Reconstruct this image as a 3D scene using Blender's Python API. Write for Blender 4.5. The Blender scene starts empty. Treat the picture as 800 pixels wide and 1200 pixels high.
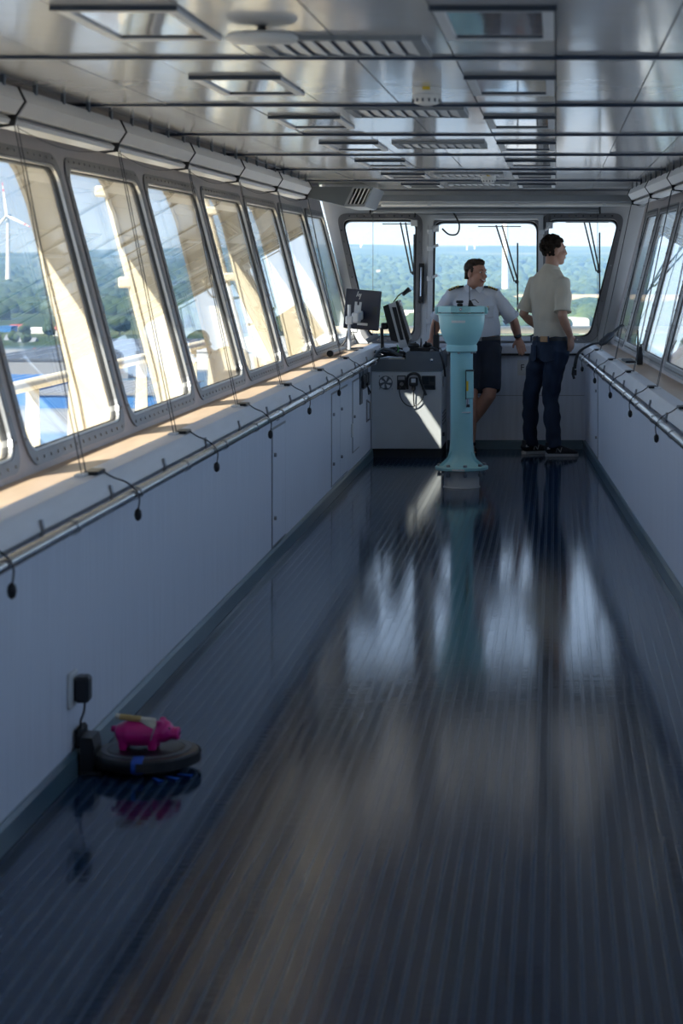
import bpy, bmesh, math, random
from mathutils import Vector, Matrix, noise as mnoise

sc = bpy.context.scene
COL = sc.collection
PI = math.pi
rnd = random.Random(11)

# ---------------------------------------------------------------- camera
F = 2400.0            # focal length in pixels of the 800x1200 frame
CX, CY = 651.0, 307.0 # where the level, straight-ahead view meets the frame
EYE = 1.59
cam_d = bpy.data.cameras.new('camera')
cam = bpy.data.objects.new('camera', cam_d)
COL.objects.link(cam)
cam.location = (0, 0, EYE)
cam.rotation_euler = (PI / 2, 0, 0)
cam_d.sensor_fit = 'VERTICAL'
cam_d.sensor_height = 36.0
cam_d.lens = 36.0 * F / 1200.0
cam_d.shift_x = -(CX - 400) / 1200.0
cam_d.shift_y = -(600 - CY) / 1200.0
cam_d.clip_start = 0.05
cam_d.clip_end = 30000
cam_d.dof.use_dof = True
cam_d.dof.focus_distance = 16.4
cam_d.dof.aperture_fstop = 5.6
sc.camera = cam

# ---------------------------------------------------------------- sky, sun, exposure
SUN_DIR = Vector((1.0, 1.2, -1.5)).normalized()      # direction the light travels
world = bpy.data.worlds.new('sky')
sc.world = world
world.use_nodes = True
nt = world.node_tree
nt.nodes.clear()
# clear summer sky: pale at the horizon, deeper blue overhead, the same all round
tcw = nt.nodes.new('ShaderNodeTexCoord')
sep = nt.nodes.new('ShaderNodeSeparateXYZ')
sky = nt.nodes.new('ShaderNodeValToRGB')
e_ = sky.color_ramp.elements
e_[0].position = 0.0; e_[0].color = (.66, .78, .93, 1)
e_[1].position = 1.0; e_[1].color = (.24, .42, .84, 1)
k_ = sky.color_ramp.elements.new(.30); k_.color = (.46, .66, 1.0, 1)
nt.links.new(tcw.outputs['Generated'], sep.inputs[0])
nt.links.new(sep.outputs['Z'], sky.inputs[0])
bg = nt.nodes.new('ShaderNodeBackground')
bg.inputs['Strength'].default_value = 0.265
out = nt.nodes.new('ShaderNodeOutputWorld')
nt.links.new(sky.outputs[0], bg.inputs['Color'])
nt.links.new(bg.outputs[0], out.inputs['Surface'])

sun_d = bpy.data.lights.new('sun', 'SUN')
sun_d.energy = 3.1
sun_d.angle = math.radians(0.53)
sun_d.color = (1.0, 0.9, 0.74)
sun = bpy.data.objects.new('sun', sun_d)
COL.objects.link(sun)
sun.rotation_euler = SUN_DIR.to_track_quat('-Z', 'Y').to_euler()
sun.location = (-20, -20, 40)

vs = sc.view_settings
vs.view_transform = 'Standard'
vs.look = 'None'
vs.gamma = 1.0
vs.use_curve_mapping = False
vs.exposure = 2.45
HAZE = 0.00024

# ---------------------------------------------------------------- helpers
def P(x, y, Y):
    """a point of the place from its bearing and its distance along the room"""
    return Vector(((x - CX) / F * Y, Y, EYE + (CY - y) / F * Y))

class MB:
    """collects shapes that become ONE mesh"""
    def __init__(self, xf=None):
        self.v, self.f, self.xf = [], [], xf
    def add(self, verts, faces):
        o = len(self.v)
        xf = self.xf
        for p in verts:
            p = Vector(p)
            self.v.append(xf(p) if xf else p)
        self.f += [tuple(i + o for i in f) for f in faces]
        return self
    def box(self, a, b, bev=0.0):
        x0, y0, z0 = [min(a[i], b[i]) for i in range(3)]
        x1, y1, z1 = [max(a[i], b[i]) for i in range(3)]
        if bev <= 0:
            return self.add([(x0,y0,z0),(x1,y0,z0),(x1,y1,z0),(x0,y1,z0),(x0,y0,z1),(x1,y0,z1),(x1,y1,z1),(x0,y1,z1)],
                            [(3,2,1,0),(4,5,6,7),(0,1,5,4),(1,2,6,5),(2,3,7,6),(3,0,4,7)])
        e = min(bev, (x1-x0)*.49, (y1-y0)*.49, (z1-z0)*.49)
        def ring(z, i):
            return [(x0+i+e,y0+i,z),(x1-i-e,y0+i,z),(x1-i,y0+i+e,z),(x1-i,y1-i-e,z),(x1-i-e,y1-i,z),(x0+i+e,y1-i,z),(x0+i,y1-i-e,z),(x0+i,y0+i+e,z)]
        R = [ring(z0, e*.6), ring(z0+e, 0), ring(z1-e, 0), ring(z1, e*.6)]
        return self.rings(R)
    def rings(self, R, cap=True, close=False):
        n = len(R[0]); V = [p for r in R for p in r]; Fc = []
        m = len(R)
        for i in range(m - (0 if close else 1)):
            a, b = i * n, ((i + 1) % m) * n
            for k in range(n):
                k2 = (k + 1) % n
                Fc.append((a+k, a+k2, b+k2, b+k))
        if cap and not close:
            Fc.append(tuple(range(n-1, -1, -1)))
            Fc.append(tuple((m-1)*n + k for k in range(n)))
        return self.add(V, Fc)
    def tube(self, pts, rad, n=10, side=None, cap=True):
        pts = [Vector(p) for p in pts]
        R = []
        m = len(pts)
        s = None
        for i in range(m):
            t = (pts[min(i+1, m-1)] - pts[max(i-1, 0)])
            t = t.normalized() if t.length > 1e-9 else Vector((0,0,1))
            ref = Vector(side) if side is not None else s
            if ref is None:
                ref = Vector((1,0,0)) if abs(t.x) < .8 else Vector((0,1,0))
            s = ref - t * ref.dot(t)
            s.normalize()
            b = t.cross(s)
            r = rad[i] if isinstance(rad, (list, tuple)) else rad
            ra, rb = r if isinstance(r, (list, tuple)) else (r, r)
            R.append([pts[i] + s*(ra*math.cos(2*PI*k/n)) + b*(rb*math.sin(2*PI*k/n)) for k in range(n)])
        return self.rings(R, cap)
    def lathe(self, prof, c=(0,0,0), n=24, axis='z'):
        c = Vector(c); R = []
        for r, h in prof:
            ring = []
            for k in range(n):
                a = 2*PI*k/n
                if axis == 'z': p = Vector((r*math.cos(a), r*math.sin(a), h))
                elif axis == 'x': p = Vector((h, r*math.cos(a), r*math.sin(a)))
                else: p = Vector((r*math.sin(a), h, r*math.cos(a)))
                ring.append(c + p)
            R.append(ring)
        return self.rings(R)
    def prism(self, pts2, d0, d1, plane='xz'):
        def q(u, v, d):
            return {'xz': (u, d, v), 'yz': (d, u, v), 'xy': (u, v, d)}[plane]
        return self.rings([[q(u, v, d0) for u, v in pts2], [q(u, v, d1) for u, v in pts2]])
    def ell(self, c, r, n=12, m=8, axes=None):
        c = Vector(c)
        ax = axes or (Vector((1,0,0)), Vector((0,1,0)), Vector((0,0,1)))
        R = []
        for i in range(m + 1):
            th = PI * min(max(i / m, .02), .98)
            R.append([c + ax[0]*(r[0]*math.sin(th)*math.cos(2*PI*k/n)) + ax[1]*(r[1]*math.sin(th)*math.sin(2*PI*k/n)) - ax[2]*(r[2]*math.cos(th)) for k in range(n)])
        return self.rings(R)
    def frame(self, outer, inner, d0, d1, fn):
        """a plate with a hole: outer and inner loops (same count) in (a, b), thickness d0..d1; fn(a, b, d) -> point"""
        n = len(outer)
        V = [fn(a, b, d0) for a, b in outer] + [fn(a, b, d0) for a, b in inner] + [fn(a, b, d1) for a, b in outer] + [fn(a, b, d1) for a, b in inner]
        Fc = []
        for k in range(n):
            j = (k + 1) % n
            Fc += [(k, j, n+j, n+k), (2*n+k, 3*n+k, 3*n+j, 2*n+j), (n+k, n+j, 3*n+j, 3*n+k), (k, 2*n+k, 2*n+j, j)]
        return self.add(V, Fc)
    def mesh(self, name, smooth=None):
        me = bpy.data.meshes.new(name)
        bm = bmesh.new()
        vs_ = [bm.verts.new(p) for p in self.v]
        for f in self.f:
            try: bm.faces.new([vs_[i] for i in f])
            except ValueError: pass
        bmesh.ops.remove_doubles(bm, verts=bm.verts, dist=1e-6)
        bmesh.ops.recalc_face_normals(bm, faces=bm.faces)
        if smooth is not None:
            for f in bm.faces: f.smooth = True
            for e in bm.edges:
                if len(e.link_faces) == 2 and e.calc_face_angle(0) > smooth: e.smooth = False
        bm.to_mesh(me); bm.free()
        return me

def rrect(a0, a1, b0, b1, r, n=5):
    pts = []
    for (ca, cb, s) in ((a1-r, b0+r, -PI/2), (a1-r, b1-r, 0), (a0+r, b1-r, PI/2), (a0+r, b0+r, PI)):
        for k in range(n + 1):
            t = s + (PI/2) * k / n
            pts.append((ca + r*math.cos(t), cb + r*math.sin(t)))
    return pts
def rect_loop(a0, a1, b0, b1, n=5):
    pts = []
    for (ca, cb) in ((a1, b0), (a1, b1), (a0, b1), (a0, b0)):
        pts += [(ca, cb)] * (n + 1)
    return pts

def spl(pts, n=5):
    """smooth path through points"""
    q = [Vector(p) for p in pts]; out_ = []
    for i in range(len(q) - 1):
        a, b, c, d = q[max(i-1, 0)], q[i], q[i+1], q[min(i+2, len(q)-1)]
        for k in range(n):
            t = k/n
            out_.append(.5*((2*b) + (c - a)*t + (2*a - 5*b + 4*c - d)*t*t + (3*b - a - 3*c + d)*t**3))
    return out_ + [q[-1]]

def obj(name, mb, mat, parent=None, smooth=None, kind=None, label=None):
    me = mb if isinstance(mb, bpy.types.Mesh) else mb.mesh(name, smooth)
    o = bpy.data.objects.new(name, me)
    COL.objects.link(o)
    if mat is not None and not me.materials: me.materials.append(mat)
    if parent is not None:
        o.parent = parent
        o.matrix_parent_inverse = Matrix.Translation(-parent.location) if parent.type == 'EMPTY' else Matrix.Identity(4)
    if kind: o['kind'] = kind
    if label: o['label'] = label
    return o
def tag(o, label, cat, group=None, kind=None):
    o['label'] = label; o['category'] = cat
    if group: o['group'] = group
    if kind: o['kind'] = kind
    return o
def thing(name, label, cat, loc=(0,0,0), group=None):
    """an Empty at the thing's base; parts are given in world coordinates"""
    o = bpy.data.objects.new(name, None)
    COL.objects.link(o)
    o.location = loc
    o.empty_display_size = .05
    return tag(o, label, cat, group)
def struct(name, mb, mat, smooth=None):
    return obj(name, mb, mat, None, smooth, 'structure')
ORD = ['first','second','third','fourth','fifth','sixth','seventh','eighth','ninth','tenth','eleventh','twelfth']

def text_mesh(s, size, depth=.0006, shear=0.0):
    cu = bpy.data.curves.new('txt', 'FONT')
    cu.body = s; cu.size = size; cu.extrude = depth; cu.align_x = 'CENTER'; cu.align_y = 'CENTER'; cu.shear = shear
    cu.resolution_u = 3
    o = bpy.data.objects.new('txt', cu)
    me = bpy.data.meshes.new_from_object(o)
    bpy.data.objects.remove(o); bpy.data.curves.remove(cu)
    return me

# ---------------------------------------------------------------- materials (all procedural)
def mat(name, col, rough=.5, metal=0.0, spec=.5, var=0.0, vscale=(6,6,6), bump=0.0, bscale=(40,40,40), col2=None, coat=0.0, alpha=None, rvar=0.0):
    m = bpy.data.materials.new(name)
    m.use_nodes = True
    t = m.node_tree; b = t.nodes['Principled BSDF']
    b.inputs['Base Color'].default_value = (*col, 1)
    b.inputs['Roughness'].default_value = rough
    b.inputs['Metallic'].default_value = metal
    b.inputs['Specular IOR Level'].default_value = spec
    b.inputs['Coat Weight'].default_value = coat
    b.inputs['Coat Roughness'].default_value = .06
    if var or bump or col2 or rvar:
        tc = t.nodes.new('ShaderNodeTexCoord')
    if var or col2 or rvar:
        mp = t.nodes.new('ShaderNodeMapping'); mp.inputs['Scale'].default_value = vscale
        nz = t.nodes.new('ShaderNodeTexNoise'); nz.inputs['Scale'].default_value = 1.0; nz.inputs['Detail'].default_value = 5
        t.links.new(tc.outputs['Object'], mp.inputs[0]); t.links.new(mp.outputs[0], nz.inputs['Vector'])
        cr = t.nodes.new('ShaderNodeValToRGB')
        c2 = col2 or tuple(max(0, c * (1 - var)) for c in col)
        cr.color_ramp.elements[0].position = .35; cr.color_ramp.elements[1].position = .68
        cr.color_ramp.elements[0].color = (*c2, 1); cr.color_ramp.elements[1].color = (*col, 1)
        t.links.new(nz.outputs['Fac'], cr.inputs[0]); t.links.new(cr.outputs[0], b.inputs['Base Color'])
        if rvar:
            mr = t.nodes.new('ShaderNodeMapRange')
            mr.inputs['To Min'].default_value = max(0, rough - rvar); mr.inputs['To Max'].default_value = rough + rvar
            t.links.new(nz.outputs['Fac'], mr.inputs[0]); t.links.new(mr.outputs[0], b.inputs['Roughness'])
    if bump:
        mp2 = t.nodes.new('ShaderNodeMapping'); mp2.inputs['Scale'].default_value = bscale
        nz2 = t.nodes.new('ShaderNodeTexNoise'); nz2.inputs['Scale'].default_value = 1.0; nz2.inputs['Detail'].default_value = 3
        bp = t.nodes.new('ShaderNodeBump'); bp.inputs['Strength'].default_value = 1.0; bp.inputs['Distance'].default_value = bump
        t.links.new(tc.outputs['Object'], mp2.inputs[0]); t.links.new(mp2.outputs[0], nz2.inputs['Vector'])
        t.links.new(nz2.outputs['Fac'], bp.inputs['Height']); t.links.new(bp.outputs[0], b.inputs['Normal'])
    return m

def glass_mat(name, tint, wavy=0.0):
    m = bpy.data.materials.new(name); m.use_nodes = True
    t = m.node_tree; t.nodes.clear()
    o = t.nodes.new('ShaderNodeOutputMaterial'); mx = t.nodes.new('ShaderNodeMixShader')
    tr = t.nodes.new('ShaderNodeBsdfTransparent'); gl = t.nodes.new('ShaderNodeBsdfGlossy'); fr = t.nodes.new('ShaderNodeFresnel')
    tr.inputs[0].default_value = (*tint, 1); gl.inputs['Roughness'].default_value = 0.0
    gl.inputs['Color'].default_value = (1, 1, 1, 1)
    # the same air-to-glass index from both faces of the thin pane
    ge = t.nodes.new('ShaderNodeNewGeometry'); mr = t.nodes.new('ShaderNodeMapRange')
    mr.inputs['To Min'].default_value = 1.45; mr.inputs['To Max'].default_value = 1/1.45
    t.links.new(ge.outputs['Backfacing'], mr.inputs[0]); t.links.new(mr.outputs[0], fr.inputs['IOR'])
    t.links.new(fr.outputs[0], mx.inputs[0]); t.links.new(tr.outputs[0], mx.inputs[1]); t.links.new(gl.outputs[0], mx.inputs[2])
    t.links.new(mx.outputs[0], o.inputs['Surface'])
    if wavy:
        tc = t.nodes.new('ShaderNodeTexCoord'); nz = t.nodes.new('ShaderNodeTexNoise'); nz.inputs['Scale'].default_value = 2.2; nz.inputs['Detail'].default_value = 1
        bp = t.nodes.new('ShaderNodeBump'); bp.inputs['Distance'].default_value = wavy
        t.links.new(tc.outputs['Object'], nz.inputs['Vector']); t.links.new(nz.outputs['Fac'], bp.inputs['Height']); t.links.new(bp.outputs[0], gl.inputs['Normal'])
    return m

M = {}
M['wall'] = mat('wall_laminate', (.80, .83, .90), .42, var=.10, vscale=(30, 90, 2.2), bump=.0004, bscale=(60, 160, 5))
M['wall_up'] = mat('window_wall_paint', (.53, .485, .48), .5, var=.06, vscale=(14, 60, 3))
M['base'] = mat('baseboard_vinyl', (.10, .17, .21), .28, var=.2, vscale=(5, 1.2, 5))
M['floor'] = mat('floor_rubber', (.007, .029, .078), .085, var=.35, vscale=(3, .7, 1), bump=.00045, bscale=(5, 34.0, 1), rvar=.035, spec=.21)
M['rib'] = mat('floor_rib_rubber', (.046, .080, .135), .115, var=.3, vscale=(9, 2, 1), bump=.00045, bscale=(5, 34, 1), rvar=.035, spec=.21)
M['ceil'] = mat('ceiling_panel_gloss', (.52, .52, .525), .11, var=.06, vscale=(3, 1, 1), bump=.0016, bscale=(3.2, 2.5, 1), spec=.38, coat=.06)
M['navy'] = mat('navy_joint', (.014, .030, .066), .3, var=.2)
M['ledge'] = mat('ledge_laminate', (.62, .46, .33), .38, var=.14, vscale=(14, 2.2, 4))
M['fascia'] = mat('fascia_grey', (.70, .71, .74), .4, var=.07, vscale=(30, 4, 30))
M['steel'] = mat('stainless_steel', (.62, .63, .64), .16, 1.0, var=.15, vscale=(4, 2, 4))
M['clamp'] = mat('clamp_ring_steel', (.60, .60, .60), .42, .8, var=.1)
M['steel_d'] = mat('dull_steel', (.36, .36, .37), .33, .7, var=.2, vscale=(6, 6, 6))
M['frame'] = mat('window_frame_grey', (.25, .25, .265), .36, .35, var=.12)
M['gasket'] = mat('gasket_black', (.025, .026, .028), .5, var=.2)
M['black'] = mat('black_plastic', (.014, .015, .018), .38, var=.25, vscale=(20, 20, 20))
M['black_m'] = mat('black_matte', (.02, .021, .024), .65, var=.25, vscale=(20, 20, 20))
M['white'] = mat('white_plastic', (.72, .72, .70), .4, var=.05)
M['grey_w'] = mat('light_grey_paint', (.62, .64, .66), .4, var=.06)
M['grey_m'] = mat('mid_grey_paint', (.24, .26, .28), .42, var=.08)
M['grey_d'] = mat('dark_grey_paint', (.11, .13, .15), .45, var=.1)
M['blindw'] = mat('blind_cassette', (.62, .61, .60), .35, var=.05)
M['cord'] = mat('cord_grey', (.085, .088, .095), .7, var=.3)
M['cream'] = mat('cream_hull_paint', (.80, .70, .52), .5, var=.05, vscale=(3, 3, 3))
M['aqua'] = mat('aqua_enamel', (.34, .66, .67), .32, var=.06, vscale=(4, 4, 4), bump=.0004, bscale=(12, 12, 12), coat=.2)
M['cab'] = mat('cabinet_grey', (.50, .53, .55), .42, var=.05)
M['glass'] = glass_mat('window_glass', (.93, .97, 1.0), .00012)
M['glass_b'] = glass_mat('end_window_glass', (.97, .99, 1.0))
M['yellow'] = mat('yellow_label', (.75, .52, .03), .5, var=.05)
M['blue_tape'] = mat('blue_tape', (.015, .10, .50), .45, var=.15)
M['magenta'] = mat('magenta_plastic', (.62, .012, .22), .3, var=.12, vscale=(9, 9, 9))
M['paper'] = mat('paper_white', (.72, .68, .58), .7, var=.1)
M['goldp'] = mat('paper_gold_print', (.60, .42, .16), .6, var=.2, vscale=(40, 40, 40))
M['screen'] = mat('dark_screen', (.012, .02, .025), .12, var=.3)
M['green'] = mat('green_wire', (.05, .42, .06), .5, var=.1)
M['red'] = mat('red_paint', (.55, .05, .035), .5, var=.1)
M['diff'] = mat('light_diffuser', (.40, .37, .37), .06, var=.2, vscale=(5, 3, 1), bump=.0008, bscale=(8, 4, 1), spec=.8, coat=.5)
M['lip_shade'] = mat('lamp_lip_shade', (.03, .045, .07), .3, var=.2)  # lamp frame lips: shade on the faces turned from light, put into the colour
# ================================================================ the room
LEFT, RIGHT = 0, 1
RA = math.atan(.04305)                      # the right wall closes in on the left one
TILT = math.radians(14.6)                   # windows lean outwards
YB = 17.43                                  # lower end wall
Y0 = -1.34
ZL, ZC = .89, 2.20                          # ledge height, ceiling height
SILL = -.23                                 # window foot, measured from the wall plane outwards
def S(side):
    """wall coordinates (u into the room, v along the wall, z) -> place"""
    if side == LEFT:
        return lambda p: Vector((-1.5 + p.x, p.y, p.z))
    c, s = math.cos(RA), math.sin(RA)
    def fn(p):
        x, y = -p.x, p.y
        return Vector((1.001 + x*c - y*s, x*s + y*c, p.z))
    return fn
def W(side):
    """window-plane coordinates (a along, b up the slope, d out of the glass into the room)"""
    s = S(side)
    return lambda a, b, d: s(Vector((SILL - b*math.sin(TILT) + d*math.cos(TILT), a, ZL + b*math.cos(TILT) + d*math.sin(TILT))))
SN = {LEFT: 'left', RIGHT: 'right'}
VEND = {LEFT: YB, RIGHT: YB + .07}

# floor: one sheet with long rubber ribs
fl = struct('floor', MB().box((-1.62, Y0, -.06), (1.35, YB + .1, 0)), M['floor'])
rib_me = MB().prism([(-.0065, 0), (-.0058, .0005), (.0058, .0005), (.0065, 0)], 0, 1, 'xz').mesh('rib')
rib_me.materials.append(M['rib'])
k = 0
x = -1.47
while x < 1.0:
    y1 = min(YB - .01, (1.001 - .02 - x) / .04305)
    if y1 > 1:
        r_ = obj('rib', rib_me, M['rib'], fl)
        r_.location = (x, Y0, 0); r_.scale = (1, y1 - Y0, 1)
    x += .0392

# side walls (lower part), baseboards, ledges, fasciae
for sd in (LEFT, RIGHT):
    s = S(sd); ve = VEND[sd]; nm = SN[sd]
    wl = struct('wall_' + nm, MB(s).box((-.06, Y0, 0), (0, ve, .80)), M['wall'])
    if sd == LEFT: wall_left = wl
    else: wall_right = wl
    struct('baseboard_' + nm, MB(s).prism([(0, .001), (.022, .001), (.017, .062), (.008, .075), (0, .075)], Y0, ve - .02, 'xz'), M['base'])
    # fascia: sloping front of the ledge, with a rounded nose
    prof = [(-.02, .80), (.012, .80), (.020, .815), (.004, .872), (-.004, .886), (-.02, .8905), (-.075, .8905), (-.075, .80)]
    lf = struct('trim_1' if sd == LEFT else 'trim_2', MB(s).prism(prof, Y0, ve + (.0), 'xz'), M['fascia'], .5)
    tp = MB(s).box((-.30, Y0, .84), (-.0752, ve + .2, .889))
    struct('window_ledge_' + nm, tp, M['ledge'])

# wall_left hatches and their fittings (parts of the wall)
def hatch(wall, side, v0, v1, z0, z1, locks=1, hinge_side=1):
    s = S(side)
    h = obj('hatch', MB(s).box((0, v0, z0), (.006, v1, z1)), M['wall'], wall)
    fr = MB(s)
    for a, b, c, d in ((v0-.022, v0, z0-.012, z1+.012), (v1, v1+.022, z0-.012, z1+.012), (v0, v1, z0-.012, z0), (v0, v1, z1, z1+.012)):
        fr.box((0, a, c), (.0035, b, d))
    obj('hatch_trim', fr, M['steel_d'], h)
    for i in range(locks):
        zz = z0 + (z1 - z0) * (.78 - .55*i if locks > 1 else .5)
        obj('lock', MB(s).lathe([(.011, 0), (.011, .012), (.007, .014)], (.006, v0 + .04, zz), 10, 'x'), M['steel_d'], h)
    return h
hatch(wall_left, LEFT, 10.83, 11.33, .09, .70, 2)
hatch(wall_left, LEFT, 13.70, 14.20, .095, .70, 2)
hatch(wall_left, LEFT, 14.215, 14.70, .095, .70, 2)
hatch(wall_left, LEFT, 15.12, 15.58, .19, .70, 1)
hatch(wall_right, RIGHT, 15.75, 16.55, .09, .74, 2)
s = S(LEFT)
obj('label_plate', MB(s).box((0, 11.0, .735), (.002, 11.12, .752)), M['grey_m'], wall_left)
pl = obj('white_plate', MB(s).box((0, 15.02, .30), (.008, 15.10, .40), .003), M['white'], wall_left)

# ---------------------------------------------------------------- leaning window walls with panes
PITCH = 1.61
WB0, WB1 = .065, 1.125                       # glass opening up the slope
WTOP = (ZC + .05 - ZL) / math.cos(TILT)
win_n = 0
mull = {LEFT: [8.32 + PITCH*k for k in range(-6, 6)], RIGHT: [16.25 - PITCH*k for k in range(10, -1, -1)]}
for sd in (LEFT, RIGHT):
    w = W(sd)
    edges = list(mull[sd]) + ([17.80] if sd == LEFT else [17.72])
    up = MB()
    bays = []
    for i in range(len(edges) - 1):
        a0, a1 = edges[i], edges[i+1]
        g0, g1 = a0 + .085, a1 - .085
        if i == len(edges) - 2:
            g1 = a1 - (.10 if sd == LEFT else .42)
        bays.append((a0, a1, g0, g1))
        inner = rrect(g0, g1, WB0, WB1, .085)
        outer = rect_loop(a0, a1, -.03, WTOP)
        up.frame(outer, inner, -.03, 0, w)
    wu = struct('wall_%s_upper' % SN[sd], up, M['wall_up'])
    for i, (a0, a1, g0, g1) in enumerate(bays):
        win_n += 1
        # steel frame ring on the inside
        fo, fi = rrect(g0 - .045, g1 + .045, WB0 - .045, WB1 + .045, .11), rrect(g0 - .001, g1 + .001, WB0 - .001, WB1 + .001, .085)
        G = 1.0 if sd == LEFT else .55           # the right-hand panes sit nearly flush
        wn = struct('window_%d' % win_n, MB().frame(fo, fi, 0, .008*G, w), M['frame'])
        # stepped reveal: gasket, bright clamping ring
        obj('gasket', MB().frame(rrect(g0, g1, WB0, WB1, .085), rrect(g0 + .014, g1 - .014, WB0 + .014, WB1 - .014, .075), -.028*G, -.008*G, w), M['gasket'], wn)
        obj('clamp_ring', MB().frame(rrect(g0 + .001, g1 - .001, WB0 + .001, WB1 - .001, .085), rrect(g0 + .009, g1 - .009, WB0 + .009, WB1 - .009, .08), -.008*G, .006*G, w), M['clamp'], wn)
        pn = MB()
        lp = rrect(g0 + .010, g1 - .010, WB0 + .010, WB1 - .010, .078)
        pn.rings([[w(a, b, -.022*G) for a, b in lp], [w(a, b, -.014*G) for a, b in lp]])
        obj('pane', pn, M['glass'], wn)
        if a1 > 5:
            bt = MB()
            nb = 15
            for k in range(nb):
                a = g0 + .05 + (g1 - g0 - .1) * k / (nb - 1)
                for b in (WB0 - .024, WB1 + .024):
                    c = [w(a + .007*math.cos(q*PI/3), b + .007*math.sin(q*PI/3), .008*G) for q in range(6)]
                    d = [w(a + .006*math.cos(q*PI/3), b + .006*math.sin(q*PI/3), .008*G + .0045) for q in range(6)]
                    bt.rings([c, d])
            for k in range(11):
                b = WB0 + .05 + (WB1 - WB0 - .1) * k / 10
                for a in (g0 - .024, g1 + .024):
                    c = [w(a + .007*math.cos(q*PI/3), b + .007*math.sin(q*PI/3), .008*G) for q in range(6)]
                    d = [w(a + .006*math.cos(q*PI/3), b + .006*math.sin(q*PI/3), .008*G + .0045) for q in range(6)]
                    bt.rings([c, d])
            obj('bolts', bt, M['steel_d'], wn, kind='stuff')

# ---------------------------------------------------------------- end wall
bw = struct('wall_back', MB().box((-1.62, YB, 0), (.40, YB + .06, .80)), M['wall'])
obj('panel_joint', MB().box((-.9, YB - .002, .452), (.245, YB, .456)), M['steel_d'], bw)
struct('baseboard_back', MB().prism([(YB - .022, .001), (YB, .001), (YB, .075), (YB - .008, .075), (YB - .017, .062)], -.92, .235, 'yz'), M['base'])
struct('trim_3', MB().prism([(YB - .02, .80), (YB + .012, .80), (YB + .05, .80), (YB + .05, .8905), (YB + .004, .8905), (YB - .015, .872), (YB - .03, .815)], -1.46, .24, 'yz'), M['fascia'], .5)
struct('window_ledge_back', MB().box((-1.75, YB + .0501, .84), (.52, YB + .34, .889)), M['grey_w'])
obj('dark_edge', MB().box((-.9, YB - .034, .795), (.235, YB - .012, .812)), M['gasket'], bw)
def WBk(a, b, d):
    return Vector((a, YB + .22 + b*math.sin(TILT) - d*math.cos(TILT), ZL + b*math.cos(TILT) + d*math.sin(TILT)))
upb = MB()
# three openings: left, middle (hinged), right; leaning outer sides
def quad_round(pts, r=.08, n=5):
    """rounded four-sided loop, order: lower right, upper right, upper left, lower left"""
    out_ = []
    for i in range(4):
        p = Vector((*pts[i], 0)); a = Vector((*pts[i-1], 0)); c = Vector((*pts[(i+1) % 4], 0))
        d1 = (a - p).normalized(); d2 = (c - p).normalized()
        p1, p2 = p + d1*r, p + d2*r
        for k in range(n + 1):
            t = k / n
            q = p1*(1-t)**2 + p*(2*t*(1-t)) + p2*t*t
            out_.append((q.x, q.y))
    return out_
def lean(x0, t0, b):  # side edge that leans outwards going up
    return x0 + t0 * b
B0, B1 = .055, 1.11
TL = -.245
openings = [
    [(-1.215, B0), (-1.215, B1), (-1.60 + TL*B1, B1), (-1.60 + TL*B0, B0)],
    [(-.155, B0), (-.155, B1 - .015), (-1.065, B1 - .015), (-1.065, B0)],
    [(.285 - TL*B0, B0), (.285 - TL*B1, B1), (-.075, B1), (-.075, B0)],
]
cells = [(-1.72, -1.14, True, False), (-1.14, -.115, False, False), (-.115, .50, False, True)]
n5 = 5
for q, (x0, x1, ll, lr) in zip(openings, cells):
    def ex(xx, l, sgn, b): return xx + (sgn * .26 * b if l else 0)
    outer = []
    for (xx, l, sgn, b) in ((x1, lr, 1, -.03), (x1, lr, 1, WTOP), (x0, ll, -1, WTOP), (x0, ll, -1, -.03)):
        outer += [(ex(xx, l, sgn, b), b)] * (n5 + 1)
    upb.frame(outer, quad_round(q), -.05, 0, WBk)
struct('wall_back_upper', upb, M['grey_w'])
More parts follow.
